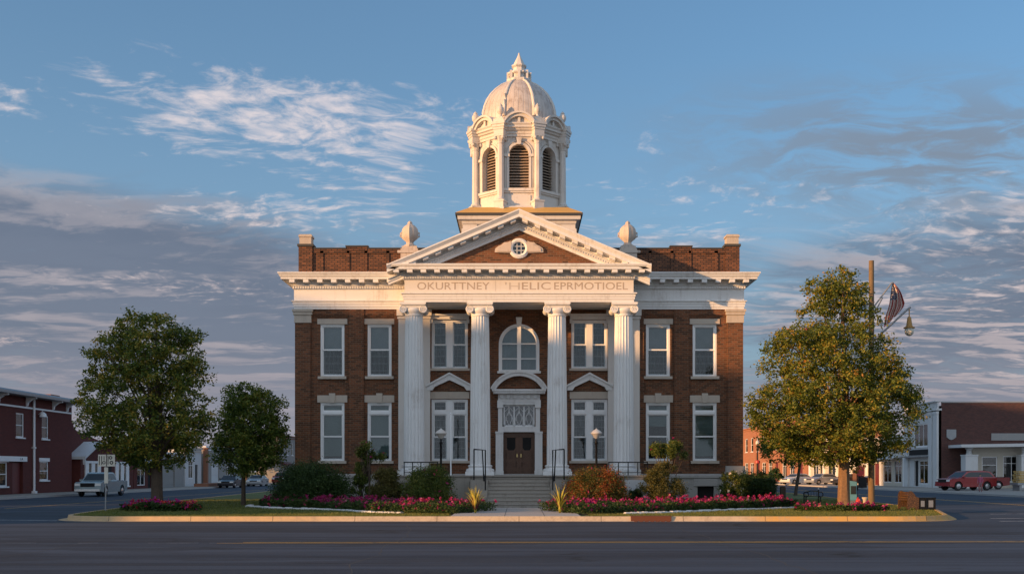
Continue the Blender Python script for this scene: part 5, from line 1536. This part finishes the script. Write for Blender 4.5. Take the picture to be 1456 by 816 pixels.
def vehicle(name, cat, label, kind, loc, rz, body, group='vehicles parked round the square'):
    """front towards -x"""
    e = empty(name, loc, label, cat, group, R(rz))
    L, W_, top, belt, wr = {'sedan': (4.7, 1.8, 1.43, .92, .32), 'suv': (5.1, 1.95, 1.76, 1.10, .39), 'pickup': (5.6, 1.95, 1.80, 1.12, .39)}[kind]
    h = L / 2; g = .22 if kind == 'sedan' else .32; wx = (-h + L * .19, h - L * .20); ra = wr + .07
    def arch(x): return [(x - ra * math.cos(t), wr + ra * math.sin(t)) for t in [math.pi * k / 10 for k in range(11)]]
    if kind == 'sedan': topl = [(h, .55), (h, .88), (h - .15, .98), (h - .75, 1.0), (-h + 1.35, .96), (-h + .35, .78), (-h + .05, .66), (-h, .5)]
    elif kind == 'suv': topl = [(h, .55), (h, 1.0), (h - .08, 1.14), (-h + 1.35, 1.16), (-h + .35, 1.08), (-h + .06, 1.0), (-h, .8), (-h, .5)]
    else: topl = [(h, .6), (h, 1.12), (h - .05, 1.16), (-h + 1.35, 1.16), (-h + .3, 1.10), (-h + .05, 1.0), (-h, .8), (-h, .5)]
    poly = [(-h, g + .08)] + [(wx[0] - ra, g)] + arch(wx[0])[0:] + [(wx[0] + ra, g)] + [(wx[1] - ra, g)] + arch(wx[1]) + [(wx[1] + ra, g), (h, g + .1)] + topl
    b = MB(); n = len(poly); half = W_ / 2
    cx = 0
    def lay(y, k, dz): return [(x * k, y, z + (dz if z > .9 else 0)) for x, z in poly]
    b.loft([lay(-half + .10, .985, -.02), lay(-half + .02, .998, -.01), lay(-half, 1, -.03) if 0 else lay(-half + .0, .996, -.03), lay(-half * .6, 1.005, .01), lay(half * .6, 1.005, .01), lay(half, .996, -.03), lay(half - .10, .985, -.02)][1:-1], True, True, True)
    bo = b.obj('body', body, e)
    # greenhouse
    c = {'sedan': [(-h + 1.15, .94), (-h + 1.95, 1.40), (-h + 2.3, 1.43), (h - 1.55, 1.42), (h - 1.2, 1.38), (h - .45, .98)],
         'suv': [(-h + 1.25, 1.12), (-h + 2.05, 1.68), (-h + 2.4, 1.74), (h - .8, 1.73), (h - .5, 1.66), (h - .05, 1.12)],
         'pickup': [(-h + 1.25, 1.12), (-h + 1.95, 1.72), (-h + 2.2, 1.79), (-h + 3.1, 1.79), (-h + 3.35, 1.70), (-h + 3.45, 1.12)]}[kind]
    def hw(z): return half * (.97 - .22 * (z - belt) / (top - belt))
    b = MB(); b.loft([[(x, -hw(z), z) for x, z in c], [(x, hw(z), z) for x, z in c]], True, True, True); b.obj('cabin', body, e)
    cxm = sum(p[0] for p in c) / len(c); zc = (belt + top) / 2
    ins = [(cxm + (x - cxm) * .88, zc + (z - zc) * .70 + .0) for x, z in c]
    for s in (-1, 1):
        b = MB(); b.face([(x, s * (hw(z) + .006), z) for x, z in ins]); o = b.obj('side_window', 'car_glass', e)
        b = MB()
        for t in ((.52,) if kind != 'pickup' else (.75,)):
            x = ins[0][0] + (ins[-1][0] - ins[0][0]) * t; b.box(x - .04, x + .04, *sorted((s * (hw(belt) - .0), s * (hw(top) - .02))), belt, top - .06) if 0 else b.face([(x - .04, s * (hw(belt) + .009), belt), (x + .04, s * (hw(belt) + .009), belt), (x + .04, s * (hw(top) + .009), top - .04), (x - .04, s * (hw(top) + .009), top - .04)])
        b.obj('door_pillar', body, o)
    b = MB()
    (xa, za), (xc, zc_) = c[0], c[1]; nn = Vector((-(zc_ - za), 0, xc - xa)).normalized() * .008
    k0, k1 = .12, .92
    def P(t, s): z = za + (zc_ - za) * t; return (xa + (xc - xa) * t + nn.x, s * hw(z) * .90, z + nn.z)
    b.face([P(k0, -1), P(k0, 1), P(k1, 1), P(k1, -1)]); b.obj('windscreen', 'car_glass', e)
    b = MB(); (xa, za), (xc, zc_) = c[-1], c[-2]; nn = Vector((abs(zc_ - za), 0, abs(xc - xa))).normalized() * .008
    b.face([P(k0, -1), P(k0, 1), P(k1, 1), P(k1, -1)]); b.obj('rear_window', 'car_glass', e)
    if kind == 'pickup':
        b = MB(); b.box(-h + 3.6, h - .12, -half + .14, half - .14, 1.165, 1.175); b.obj('cargo_bed', 'dark', e)
    for wxx in wx:
        for s in (-1, 1):
            b = MB(); i0 = 0
            b.lathe([(wr * .6, -.10), (wr * .95, -.11), (wr, -.07), (wr, .07), (wr * .95, .11), (wr * .6, .10)], 0, 0, 24, True, True)
            b.xf(0, Matrix.Translation((wxx, s * (half - .12), wr)) @ Matrix.Rotation(R(90), 4, 'X')); w_ = b.obj('wheel', 'tyre', e, True)
            b = MB(); b.lathe([(wr * .6, 0), (wr * .58, .02), (wr * .2, .035), (wr * .1, .05)], 0, 0, 16, False, True, lambda t: 1)
            b.xf(0, Matrix.Translation((wxx, s * (half - .005), wr)) @ Matrix.Rotation(R(90 if s < 0 else -90), 4, 'X')); b.obj('rim', 'rim', w_, True)
    for s in (-1, 1):
        zl = .66 if kind == 'sedan' else .88
        b = MB(); b.box(-h - .015, -h + .25, *sorted((s * (half - .42), s * (half - .03))), zl - .07, zl + .09); b.obj('headlight', 'lamp_clear', e)
        b = MB(); b.box(h - .1, h + .02, *sorted((s * (half - .30), s * (half - .03))), zl - .02, zl + .22); b.obj('tail_light', 'lamp_red', e)
        b = MB(); b.box(-h + 1.45, -h + 1.6, *sorted((s * (half + .0), s * (half + .18))), belt + .02, belt + .16); b.obj('wing_mirror', body, e)
    b = MB(); b.box(-h - .02, -h + .05, -half + .45, half - .45, (.62 if kind == 'sedan' else .72), (.74 if kind == 'sedan' else 1.0)); b.obj('grille', 'dark', e)
    b = MB(); b.box(-h - .07, -h + .08, -half + .05, half - .05, .40, .56); b.obj('bumper', 'chrome' if kind == 'pickup' else body, e)
    b = MB(); b.box(h - .05, h + .07, -half + .05, half - .05, .42, .58)
    b.obj('bumper', 'chrome' if kind == 'pickup' else body, e)
    return e
vehicle('parked_pickup', 'truck', 'pale teal pickup truck parked along the kerb in front of the gabled shop', 'pickup', (-31.6, 85.2, RZ), 90, 'car_teal')
vehicle('parked_suv', 'car', 'large red sport utility vehicle with its front to the left beside the brick side wall', 'suv', (40.3, 101.5, 0), 18, 'car_red')
vehicle('parked_pickup', 'truck', 'dark red pickup truck with open bed parked behind the red sport utility vehicle', 'pickup', (43.7, 107.5, 0), 4, 'car_red_dark')
vehicle('parked_car', 'car', 'white sedan furthest left of the cars parked by the orange building', 'sedan', (37.0, 150, 0), 35, 'car_white')
vehicle('parked_car', 'car', 'silver white sedan in the middle of the cars parked before the cream shop', 'sedan', (39.6, 147, 0), 30, 'car_silver')
vehicle('parked_car', 'car', 'black sedan parked behind the maple trunk right of the pale cars', 'sedan', (41.4, 141, 0), 30, 'car_dark')
vehicle('parked_car', 'car', 'dark car parked along the left side street just left of the small tree trunk', 'sedan', (-32.8, 128, RZ), 90, 'car_dark')
vehicle('parked_car', 'car', 'silver car parked along the left side street right of the small tree trunk', 'sedan', (-33.0, 142, RZ), 90, 'car_silver')
vehicle('parked_suv', 'car', 'red vehicle parked far down the left side street beside the courthouse', 'suv', (-33.0, 157, RZ), 90, 'car_red')

# lumber on a low trailer
e = empty('lumber_stack', (44.2, 99.5, 0), 'stack of yellow planks on a dark trailer at the right edge', 'lumber')
M['lumber'] = plain('yellow_lumber', (.50, .32, .10), .8, 0, .35, 7)
for k in range(7):
    b = MB()
    for q in range(3):
        off = (k * 37 + q * 17) % 10 * .02
        b.box(0 + off, 3.4 + off, .1 + q * .46, .1 + q * .46 + .42, .72 + k * .15, .72 + k * .15 + .12)
    b.obj('plank_layer', 'lumber', e)
b = MB(); b.box(-.1, 3.7, 0, 1.6, .5, .70); b.box(.1, .3, .1, 1.5, 0, .5); b.box(3.2, 3.4, .1, 1.5, 0, .5); b.obj('trailer_frame', 'steel', e)

# ------------------------------------------------------------------ street furniture
def at(px, Y, z=0.0): return ((px - 738) / 1600 * Y, Y, z)
# sign post, left end of the lawn
e = empty('sign_post', at(150, 48.0), 'metal post with two white signs at the left end of the lawn', 'sign post')
b = MB(); b.tube([(0, 0, 0), (0.02, 0, 2.3)], .028, 8); b.obj('post', 'steel', e)
M['sign_face'] = plain('white_sign_face', (.62, .58, .50), .5)
for s in (-1, 1):
    b = MB(); x = s * .19 + .06; b.box(x - .17, x + .17, -.045, -.03, 1.92, 2.42); o = b.obj('sign_plate', 'sign_face', e)
    b = MB()
    if s < 0:
        b.box(x - .13, x - .10, -.05, -.046, 1.98, 2.36); b.box(x - .03, x + .0, -.05, -.046, 1.98, 2.36); ring(b, .04, .07, -.05, -.046, 2.08, 14, 0, 2 * math.pi, x + .08); b.box(x + .07, x + .10, -.05, -.046, 2.18, 2.36)
    else:
        ring(b, .04, .075, -.05, -.046, 2.29, 14, 0, 2 * math.pi, x - .02); ring(b, .04, .08, -.05, -.046, 2.08, 14, 0, 2 * math.pi, x + .02); b.box(x - .14, x - .11, -.05, -.046, 2.0, 2.38)
    b.obj('sign_symbol', 'dark', o)
b = MB(); b.box(-.03, .13, -.07, -.03, 1.2, 1.88); b.obj('sticker', 'sign_face', e)
# lamp posts in the beds either side of the steps
def lamp_post(px, label):
    e = empty('lamp_post', at(px, 52.3), label, 'lamp post', 'lamp posts flanking the steps')
    b = MB(); b.lathe([(.13, 0), (.13, .15), (.08, .2), (.06, .5), (.05, 3.0), (.07, 3.05), (.05, 3.12), (.04, 3.25)], 0, 0, 12); b.tube([(-.1, 0, 3.0), (.1, 0, 3.0)], .025); b.obj('post', 'iron', e, True)
    b = MB(); b.lathe([(.05, 3.22), (.12, 3.28), (.20, 3.40), (.27, 3.46), (.27, 3.50), (.16, 3.60), (.05, 3.66), (0, 3.72)], 0, 0, 20, True, False); b.obj('lamp_shade', 'tower_white', e, True)
lamp_post(627, 'black lamp post with cup shaped shade left of the steps'); lamp_post(848, 'black lamp post with cup shaped shade right of the steps')
e = empty('white_pole', at(641, 54.1, 1.52), 'thin white pole on the portico floor between the left window and the steps', 'pole')
b = MB(); b.tube([(0, 0, 0), (0, 0, 2.9)], .035, 8); b.box(-.08, .08, -.08, .08, 0, .03); b.obj('pole', 'trim', e); b = MB(); b.lathe([(0, 2.9), (.05, 2.93), (.05, 2.98), (0, 3.02)], 0, 0, 10); b.obj('knob', 'trim', e)
# utility pole with flag and hanging lamp
UP_ = empty('utility_pole', at(1239, 52.4), 'tall wooden utility pole rising through the right maple', 'utility pole')
b = MB(); b.lathe([(.155, 0), (.145, 2), (.12, 11.5)], 0, 0, 12, False, True)
b.obj('pole', 'wood_pole', UP_, True)
def pz(py, Y=52.4): return 1.7 + (670 - py) / 1600 * Y
def pxx(px, Y=52.4): return (px - 1239) / 1600 * Y
b = MB(); b.tube([(0, -.1, pz(440)), (pxx(1265), -.25, pz(404)), (pxx(1267), -.25, pz(403))], .035, 8); b.tube([(0, -.1, pz(452)), (pxx(1253), -.2, pz(424))], .03, 8); b.obj('flag_bracket', 'steel', UP_)
b = MB(); b.tube([(0, -.1, pz(487)), (pxx(1287), -.55, pz(440)), (pxx(1289), -.55, pz(439.5))], .045, 8); b.obj('lamp_arm', 'steel', UP_)
M['lamp_ochre'] = plain('ochre_lamp_metal', (.42, .22, .06), .5, .3); M['globe'] = plain('frosted_globe', (.6, .58, .5), .3)
hl = empty('hanging_lamp', (at(1287, 52.4)[0] - 0, 51.85, pz(440)), 'bell shaped ochre lamp with pale globe hanging from the pole arm', 'street lamp')
b = MB(); b.tube([(0, 0, .02), (0, 0, -.5)], .03, 8); b.lathe([(.05, -.45), (.10, -.5), (.16, -.9), (.22, -.98), (.30, -1.0), (.30, -1.05), (.2, -1.05)], 0, 0, 18); b.obj('lamp_hood', 'lamp_ochre', hl, True)
b = MB(); b.lathe([(.22, -1.05), (.25, -1.15), (.22, -1.32), (.12, -1.42), (0, -1.45)], 0, 0, 18); b.obj('globe', 'globe', hl, True); hl.scale = (.85, .85, .9)
def _flag(T, b):
    uv = T.n('ShaderNodeUVMap').outputs[0]; u, v, _ = T.xyz(uv)
    st = T.m('GREATER_THAN', T.m('SINE', T.m('MULTIPLY', u, 13 * math.pi)), 0.0)
    c = T.mix(st, (.55, .45, .40, 1), (.28, .035, .03, 1))
    can = T.m('MULTIPLY', T.m('LESS_THAN', v, .42), T.m('LESS_THAN', u, .55))
    vo = T.n('ShaderNodeTexVoronoi'); vo.inputs['Randomness'].default_value = 0.0; vo.inputs['Scale'].default_value = 1.0
    T.put(vo.inputs['Vector'], T.comb(T.m('MULTIPLY', u, 16), T.m('MULTIPLY', v, 17), 0))
    star = T.m('LESS_THAN', vo.outputs['Distance'], .26)
    T.put(b.inputs['Base Color'], T.mix(can, c, T.mix(star, (.012, .018, .07, 1), (.5, .45, .4, 1))))
    b.inputs['Roughness'].default_value = .8
M['flag'] = mat('flag_cloth', _flag)
fx, fz_ = at(1266, 52.4)[0], pz(404)
me = bpy.data.meshes.new('flag'); V = []; F = []; UVs = []; nu, nv = 16, 30
for j in range(nv + 1):
    v = j / nv
    for i in range(nu + 1):
        u = i / nu
        wd = .12 + .80 * min(1, v / .62) ** .8 * (1 - .35 * max(0, v - .75) / .25)
        x = (-.42 * min(1, v * 1.35) + u * wd) * .85 + .10 * math.sin(v * 3)
        y = .09 * math.sin(u * 15 + v * 2) * min(1, v * 3 + .15) + .05 * math.sin(v * 9 + u * 3)
        z = -2.05 * v * (1 - .30 * u) + .05 * math.sin(u * 12)
        V.append((x, y, z)); UVs.append((u, v))
for j in range(nv):
    for i in range(nu): a = j * (nu + 1) + i; F.append((a, a + 1, a + nu + 2, a + nu + 1))
me.from_pydata(V, [], F); ul = me.uv_layers.new(name='UVMap')
for l in me.loops: ul.data[l.index].uv = UVs[l.vertex_index]
me.materials.append(M['flag']); me.polygons.foreach_set('use_smooth', [True] * len(me.polygons))
fo = bpy.data.objects.new('flag', me); COL.objects.link(fo); fo.location = (fx, 52.15, fz_)
tag(fo, 'worn stars and stripes flag drooping from the utility pole', 'flag')
# iron bench on the right lawn
e = empty('iron_bench', at(1155, 59.2), 'small black iron bench with round arm on the right lawn', 'bench')
b = MB()
for k in range(6): b.box(-.35, .35, -.25 + k * .085, -.19 + k * .085, .40, .43)
b.obj('seat', 'iron', e)
for s in (-1, 1):
    b = MB()
    b.tube([(s * .38 + .13 * math.cos(t), -.2, .50 + .13 * math.sin(t)) for t in [2 * math.pi * k / 14 for k in range(15)]], .025, 6)
    b.tube([(s * .38, -.2, .38), (s * .38, -.2, .0)], .028, 6); b.tube([(s * .38, .22, .74 if s > 0 else .60), (s * .38, .22, .0)], .03, 6); b.tube([(s * .38, -.2, .40), (s * .38, .22, .40)], .02, 6)
    b.obj('leg_frame', 'iron', e)
b = MB(); b.tube([(-.38, .22, .60), (0, .24, .68), (.38, .22, .66)], .022, 6)
for k in range(5): b.tube([(-.28 + k * .14, .23, .42), (-.28 + k * .14, .24, .64)], .01, 5)
b.obj('backrest', 'iron', e)
b = MB(); b.lathe([(.0, .74), (.045, .77), (.03, .83), (0, .86)], .38, .22, 10); b.obj('finial', 'sign_face', e, True)
# bollard
b = MB(); b.box(-.14, .14, -.14, .14, 0, .80); b.prism([(-.14, .8), (.14, .8), (.10, .86), (-.10, .86)], 'y', -.10, .10)
o = b.obj('wooden_bollard', 'bark_dark'); o.location = at(1113, 64); tag(o, 'dark square wooden bollard at the right end of the flower border', 'bollard')
# curved end bench with black bin boxes
e = empty('street_bench', at(1298, 49.6), 'bench with a tall curved mottled wooden end at the right tip of the lawn', 'bench')
def _mott(T, b):
    n = T.noise(pos(T), 26, 3, .7); T.put(b.inputs['Base Color'], T.ramp(n, [(.40, (.025, .012, .007)), (.55, (.085, .040, .016)), (.70, (.24, .13, .05))])); b.inputs['Roughness'].default_value = .6
M['mottled'] = mat('mottled_wood', _mott)
b = MB(); b.prism([(-.46, 0), (-.46, .62), (-.42, .76), (-.32, .84), (-.20, .84), (-.08, .74), (.06, .60), (.22, .54), (.22, .14), (.16, 0), (.08, 0), (.04, .12), (-.30, .12), (-.34, 0)], 'y', -.30, -.24); b.obj('end_panel', 'mottled', e)
b = MB(); b.prism([(-.46, 0), (-.46, .62), (-.42, .76), (-.32, .84), (-.20, .84), (-.08, .74), (.06, .60), (.22, .54), (.22, .14), (.16, 0), (.08, 0), (.04, .12), (-.30, .12), (-.34, 0)], 'y', .90, .96); b.obj('end_panel', 'mottled', e)
b = MB()
for k in range(4): b.box(-.24 + k * .11, -.15 + k * .11, -.235, .895, .38, .41)
b.obj('seat', 'mottled', e)
b = MB()
for k in range(4): b.box(-.44 + k * .03, -.41 + k * .03, -.235, .895, .42 + k * .10, .50 + k * .10)
b.obj('backrest', 'mottled', e)
e.scale = (.74, 1, 1)
e = empty('litter_box', at(1316, 49.6), 'black metal litter box standing against the curved bench', 'bin')
b = MB(); b.box(-.36, .34, -.26, .26, .04, .52); b.box(-.10, -.06, -.30, -.26, .04, .56); b.box(.28, .34, -.30, -.26, .04, .56); b.box(-.38, .36, -.28, .28, .52, .57); b.box(-.33, -.27, -.2, .2, 0, .04); b.box(.25, .31, -.2, .2, 0, .04)
b.obj('box', 'iron', e)
b = MB(); b.box(-.30, -.14, -.275, -.262, .16, .42); b.obj('label_plate', 'steel', e)
b = MB(); b.box(.04, .24, -.275, -.262, .14, .44); b.obj('flap', 'steel', e)
# post with meter box, hydrant, newspaper box, small pot behind the maple trunk
e = empty('meter_post', at(1216, 60), 'dark post with weathered meter box behind the right maple trunk', 'post')
b = MB(); b.box(-.09, .09, -.08, .08, 0, 1.75); b.obj('post', 'iron', e); b = MB(); b.box(-.16, .03, -.14, -.08, 1.15, 1.62); b.box(-.12, .0, -.15, -.14, .95, 1.15); b.obj('meter_box', 'terracotta', e); b = MB(); b.box(-.24, .1, -.2, .1, .70, .95); b.obj('junction_box', 'dark', e)
M['news_blue'] = plain('blue_box_paint', (.12, .30, .40), .5)
e = empty('newspaper_box', at(1209.5, 55), 'pale blue newspaper box half hidden by the right maple trunk', 'newspaper box')
b = MB(); b.box(-.26, .24, -.2, .2, .30, 1.05); b.prism([(-.26, 1.05), (.24, 1.05), (.24, 1.2), (-.26, 1.28)], 'y', -.2, .2); b.obj('box', 'news_blue', e)
b = MB(); b.box(-.05, .20, -.22, -.201, .6, 1.0); b.obj('door', 'car_glass', e); b = MB(); b.box(-.2, .2, -.15, .15, 0, .30); b.obj('pedestal', 'steel', e)
M['red_iron'] = plain('red_hydrant_paint', (.48, .03, .02), .45)
e = empty('fire_hydrant', at(1220, 48.6), 'small red fire hydrant in the flowers at the foot of the right maple', 'hydrant')
b = MB(); b.lathe([(.13, 0), (.13, .05), (.09, .07), (.09, .36), (.11, .38), (.11, .42), (.085, .46), (.05, .54), (.02, .56), (.02, .60), (0, .60)], 0, 0, 16); b.obj('barrel', 'red_iron', e, True)
for s in (-1, 1): b = MB(); b.tube([(s * .07, 0, .30), (s * .16, 0, .30)], .045, 10); b.tube([(s * .155, 0, .30), (s * .18, 0, .30)], .06, 6); b.obj('nozzle', 'red_iron', e)
e = empty('stone_pot', at(1230, 54), 'small pale topped planter post between the maple trunk and the utility pole', 'planter')
b = MB(); b.lathe([(.12, 0), (.12, .05), (.09, .08), (.10, .35), (.15, .42), (.15, .47), (.11, .47), (.10, .43)], 0, 0, 14); b.obj('pot', 'stone', e, True)
# far signs across the right street
e = empty('round_sign', at(1222, 118), 'red oval sign on a dark post across the right side street', 'sign')
b = MB(); b.tube([(0, 0, 0), (0, 0, 2.2)], .12, 8); b.box(-.05, .75, -.1, .1, 0, 1.1); b.obj('post', 'iron', e)
b = MB(); i0 = 0; b.lathe([(.0, -.05), (.42, -.05), (.45, 0), (.42, .05), (0, .05)], 0, 0, 20); b.xf(0, Matrix.Translation((0, -.16, 1.75)) @ Matrix.Rotation(R(90), 4, 'X') @ Matrix.Scale(1.25, 4, (0, 1, 0))); b.obj('disc', 'red_iron', e)
e = empty('lamp_post', at(1077, 128), 'dark lamp post with a red collar in front of the orange brick building', 'lamp post')
b = MB(); b.tube([(0, 0, 0), (0, 0, 4.8)], [.12, .07], 8); b.obj('post', 'iron', e); b = MB(); b.lathe([(.1, 2.6), (.3, 2.65), (.3, 2.9), (.1, 3.0)], 0, 0, 10); b.obj('collar', 'red_iron', e); b = MB(); b.lathe([(.05, 4.7), (.22, 4.8), (.2, 5.1), (0, 5.3)], 0, 0, 12); b.obj('lamp_shade', 'globe', e)
# white stone blocks right of the podium
e = empty('stone_block', at(905, 53.2), 'two stepped white stone blocks at the right end of the portico', 'stone block')
b = MB(); b.box(-.62, .62, -.3, .3, 0, .74); b.obj('block', 'white_wall', e); b = MB(); b.box(-.55, .62, -.1, .3, .745, 1.30); b.obj('upper_block', 'white_wall', e)

# ------------------------------------------------------------------ person
def person(loc, h, top, legs, label, rz=0):
    J = {'pelvis': (0, 0, .53), 'chest': (0, -.02, .72), 'neck': (0, -.03, .84), 'headb': (0, -.04, .885), 'head': (0, -.045, .95), 'crown': (0, -.04, .995),
         'ls': (-.10, -.02, .81), 'le': (-.135, 0, .645), 'lw': (-.13, -.06, .50), 'lh': (-.13, -.07, .45), 'rs': (.10, -.02, .81), 're': (.135, .0, .645), 'rw': (.125, -.07, .51), 'rh': (.125, -.08, .46),
         'lk': (-.055, -.05, .29), 'la': (-.05, .02, .045), 'lf': (-.055, -.09, .02), 'rk': (.055, .0, .28), 'ra': (.05, .07, .05), 'rf': (.055, -.03, .02)}
    E = [('pelvis', 'chest'), ('chest', 'neck'), ('neck', 'headb'), ('headb', 'head'), ('head', 'crown'), ('chest', 'ls'), ('ls', 'le'), ('le', 'lw'), ('lw', 'lh'), ('chest', 'rs'), ('rs', 're'), ('re', 'rw'), ('rw', 'rh'), ('pelvis', 'lk'), ('lk', 'la'), ('la', 'lf'), ('pelvis', 'rk'), ('rk', 'ra'), ('ra', 'rf')]
    Rr = {'pelvis': .085, 'chest': .09, 'neck': .032, 'headb': .038, 'head': .055, 'crown': .04, 'ls': .04, 'le': .03, 'lw': .02, 'lh': .022, 'rs': .04, 're': .03, 'rw': .02, 'rh': .022, 'lk': .043, 'la': .026, 'lf': .022, 'rk': .043, 'ra': .026, 'rf': .022}
    k = list(J); me = bpy.data.meshes.new('person'); me.from_pydata([tuple(c * h for c in J[q]) for q in k], [(k.index(a), k.index(c)) for a, c in E], [])
    tmp = bpy.data.objects.new('person', me); COL.objects.link(tmp)
    md = tmp.modifiers.new('skin', 'SKIN')
    for i, q in enumerate(k): sv = me.skin_vertices[0].data[i]; sv.radius = (Rr[q] * h, Rr[q] * h * (.75 if q in ('pelvis', 'chest') else 1)); sv.use_root = q == 'pelvis'
    tmp.modifiers.new('sub', 'SUBSURF').levels = 1; tmp.modifiers['sub'].render_levels = 1
    bpy.context.view_layer.update(); m2 = bpy.data.meshes.new_from_object(tmp.evaluated_get(bpy.context.evaluated_depsgraph_get()))
    bpy.data.objects.remove(tmp)
    m2.materials.clear()
    for q in ('skin', top, legs, 'hair', 'iron'): m2.materials.append(M[q])
    for p in m2.polygons:
        x, y, z = [c / h for c in p.center]
        p.material_index = 4 if z < .045 else 2 if z < .54 else 1 if (z < .845 and not (z < .55 and abs(x) > .1)) else (3 if (z > .955 or (z > .89 and y > -.03)) else 0)
        p.use_smooth = True
    o = bpy.data.objects.new('person', m2); COL.objects.link(o); o.location = loc; o.rotation_euler = (0, 0, R(rz)); return tag(o, label, 'person')
M['skin'] = plain('skin', (.42, .24, .16), .6); M['hair'] = plain('dark_hair', (.03, .018, .012), .7); M['pink_top'] = plain('pink_cloth', (.42, .10, .18), .85); M['dusty_trousers'] = plain('dusty_pink_cloth', (.30, .14, .15), .85)
person(at(1394, 93, 0), 1.5, 'pink_top', 'dusty_trousers', 'person in pink top and dusty trousers walking beside the red pickup', -40)
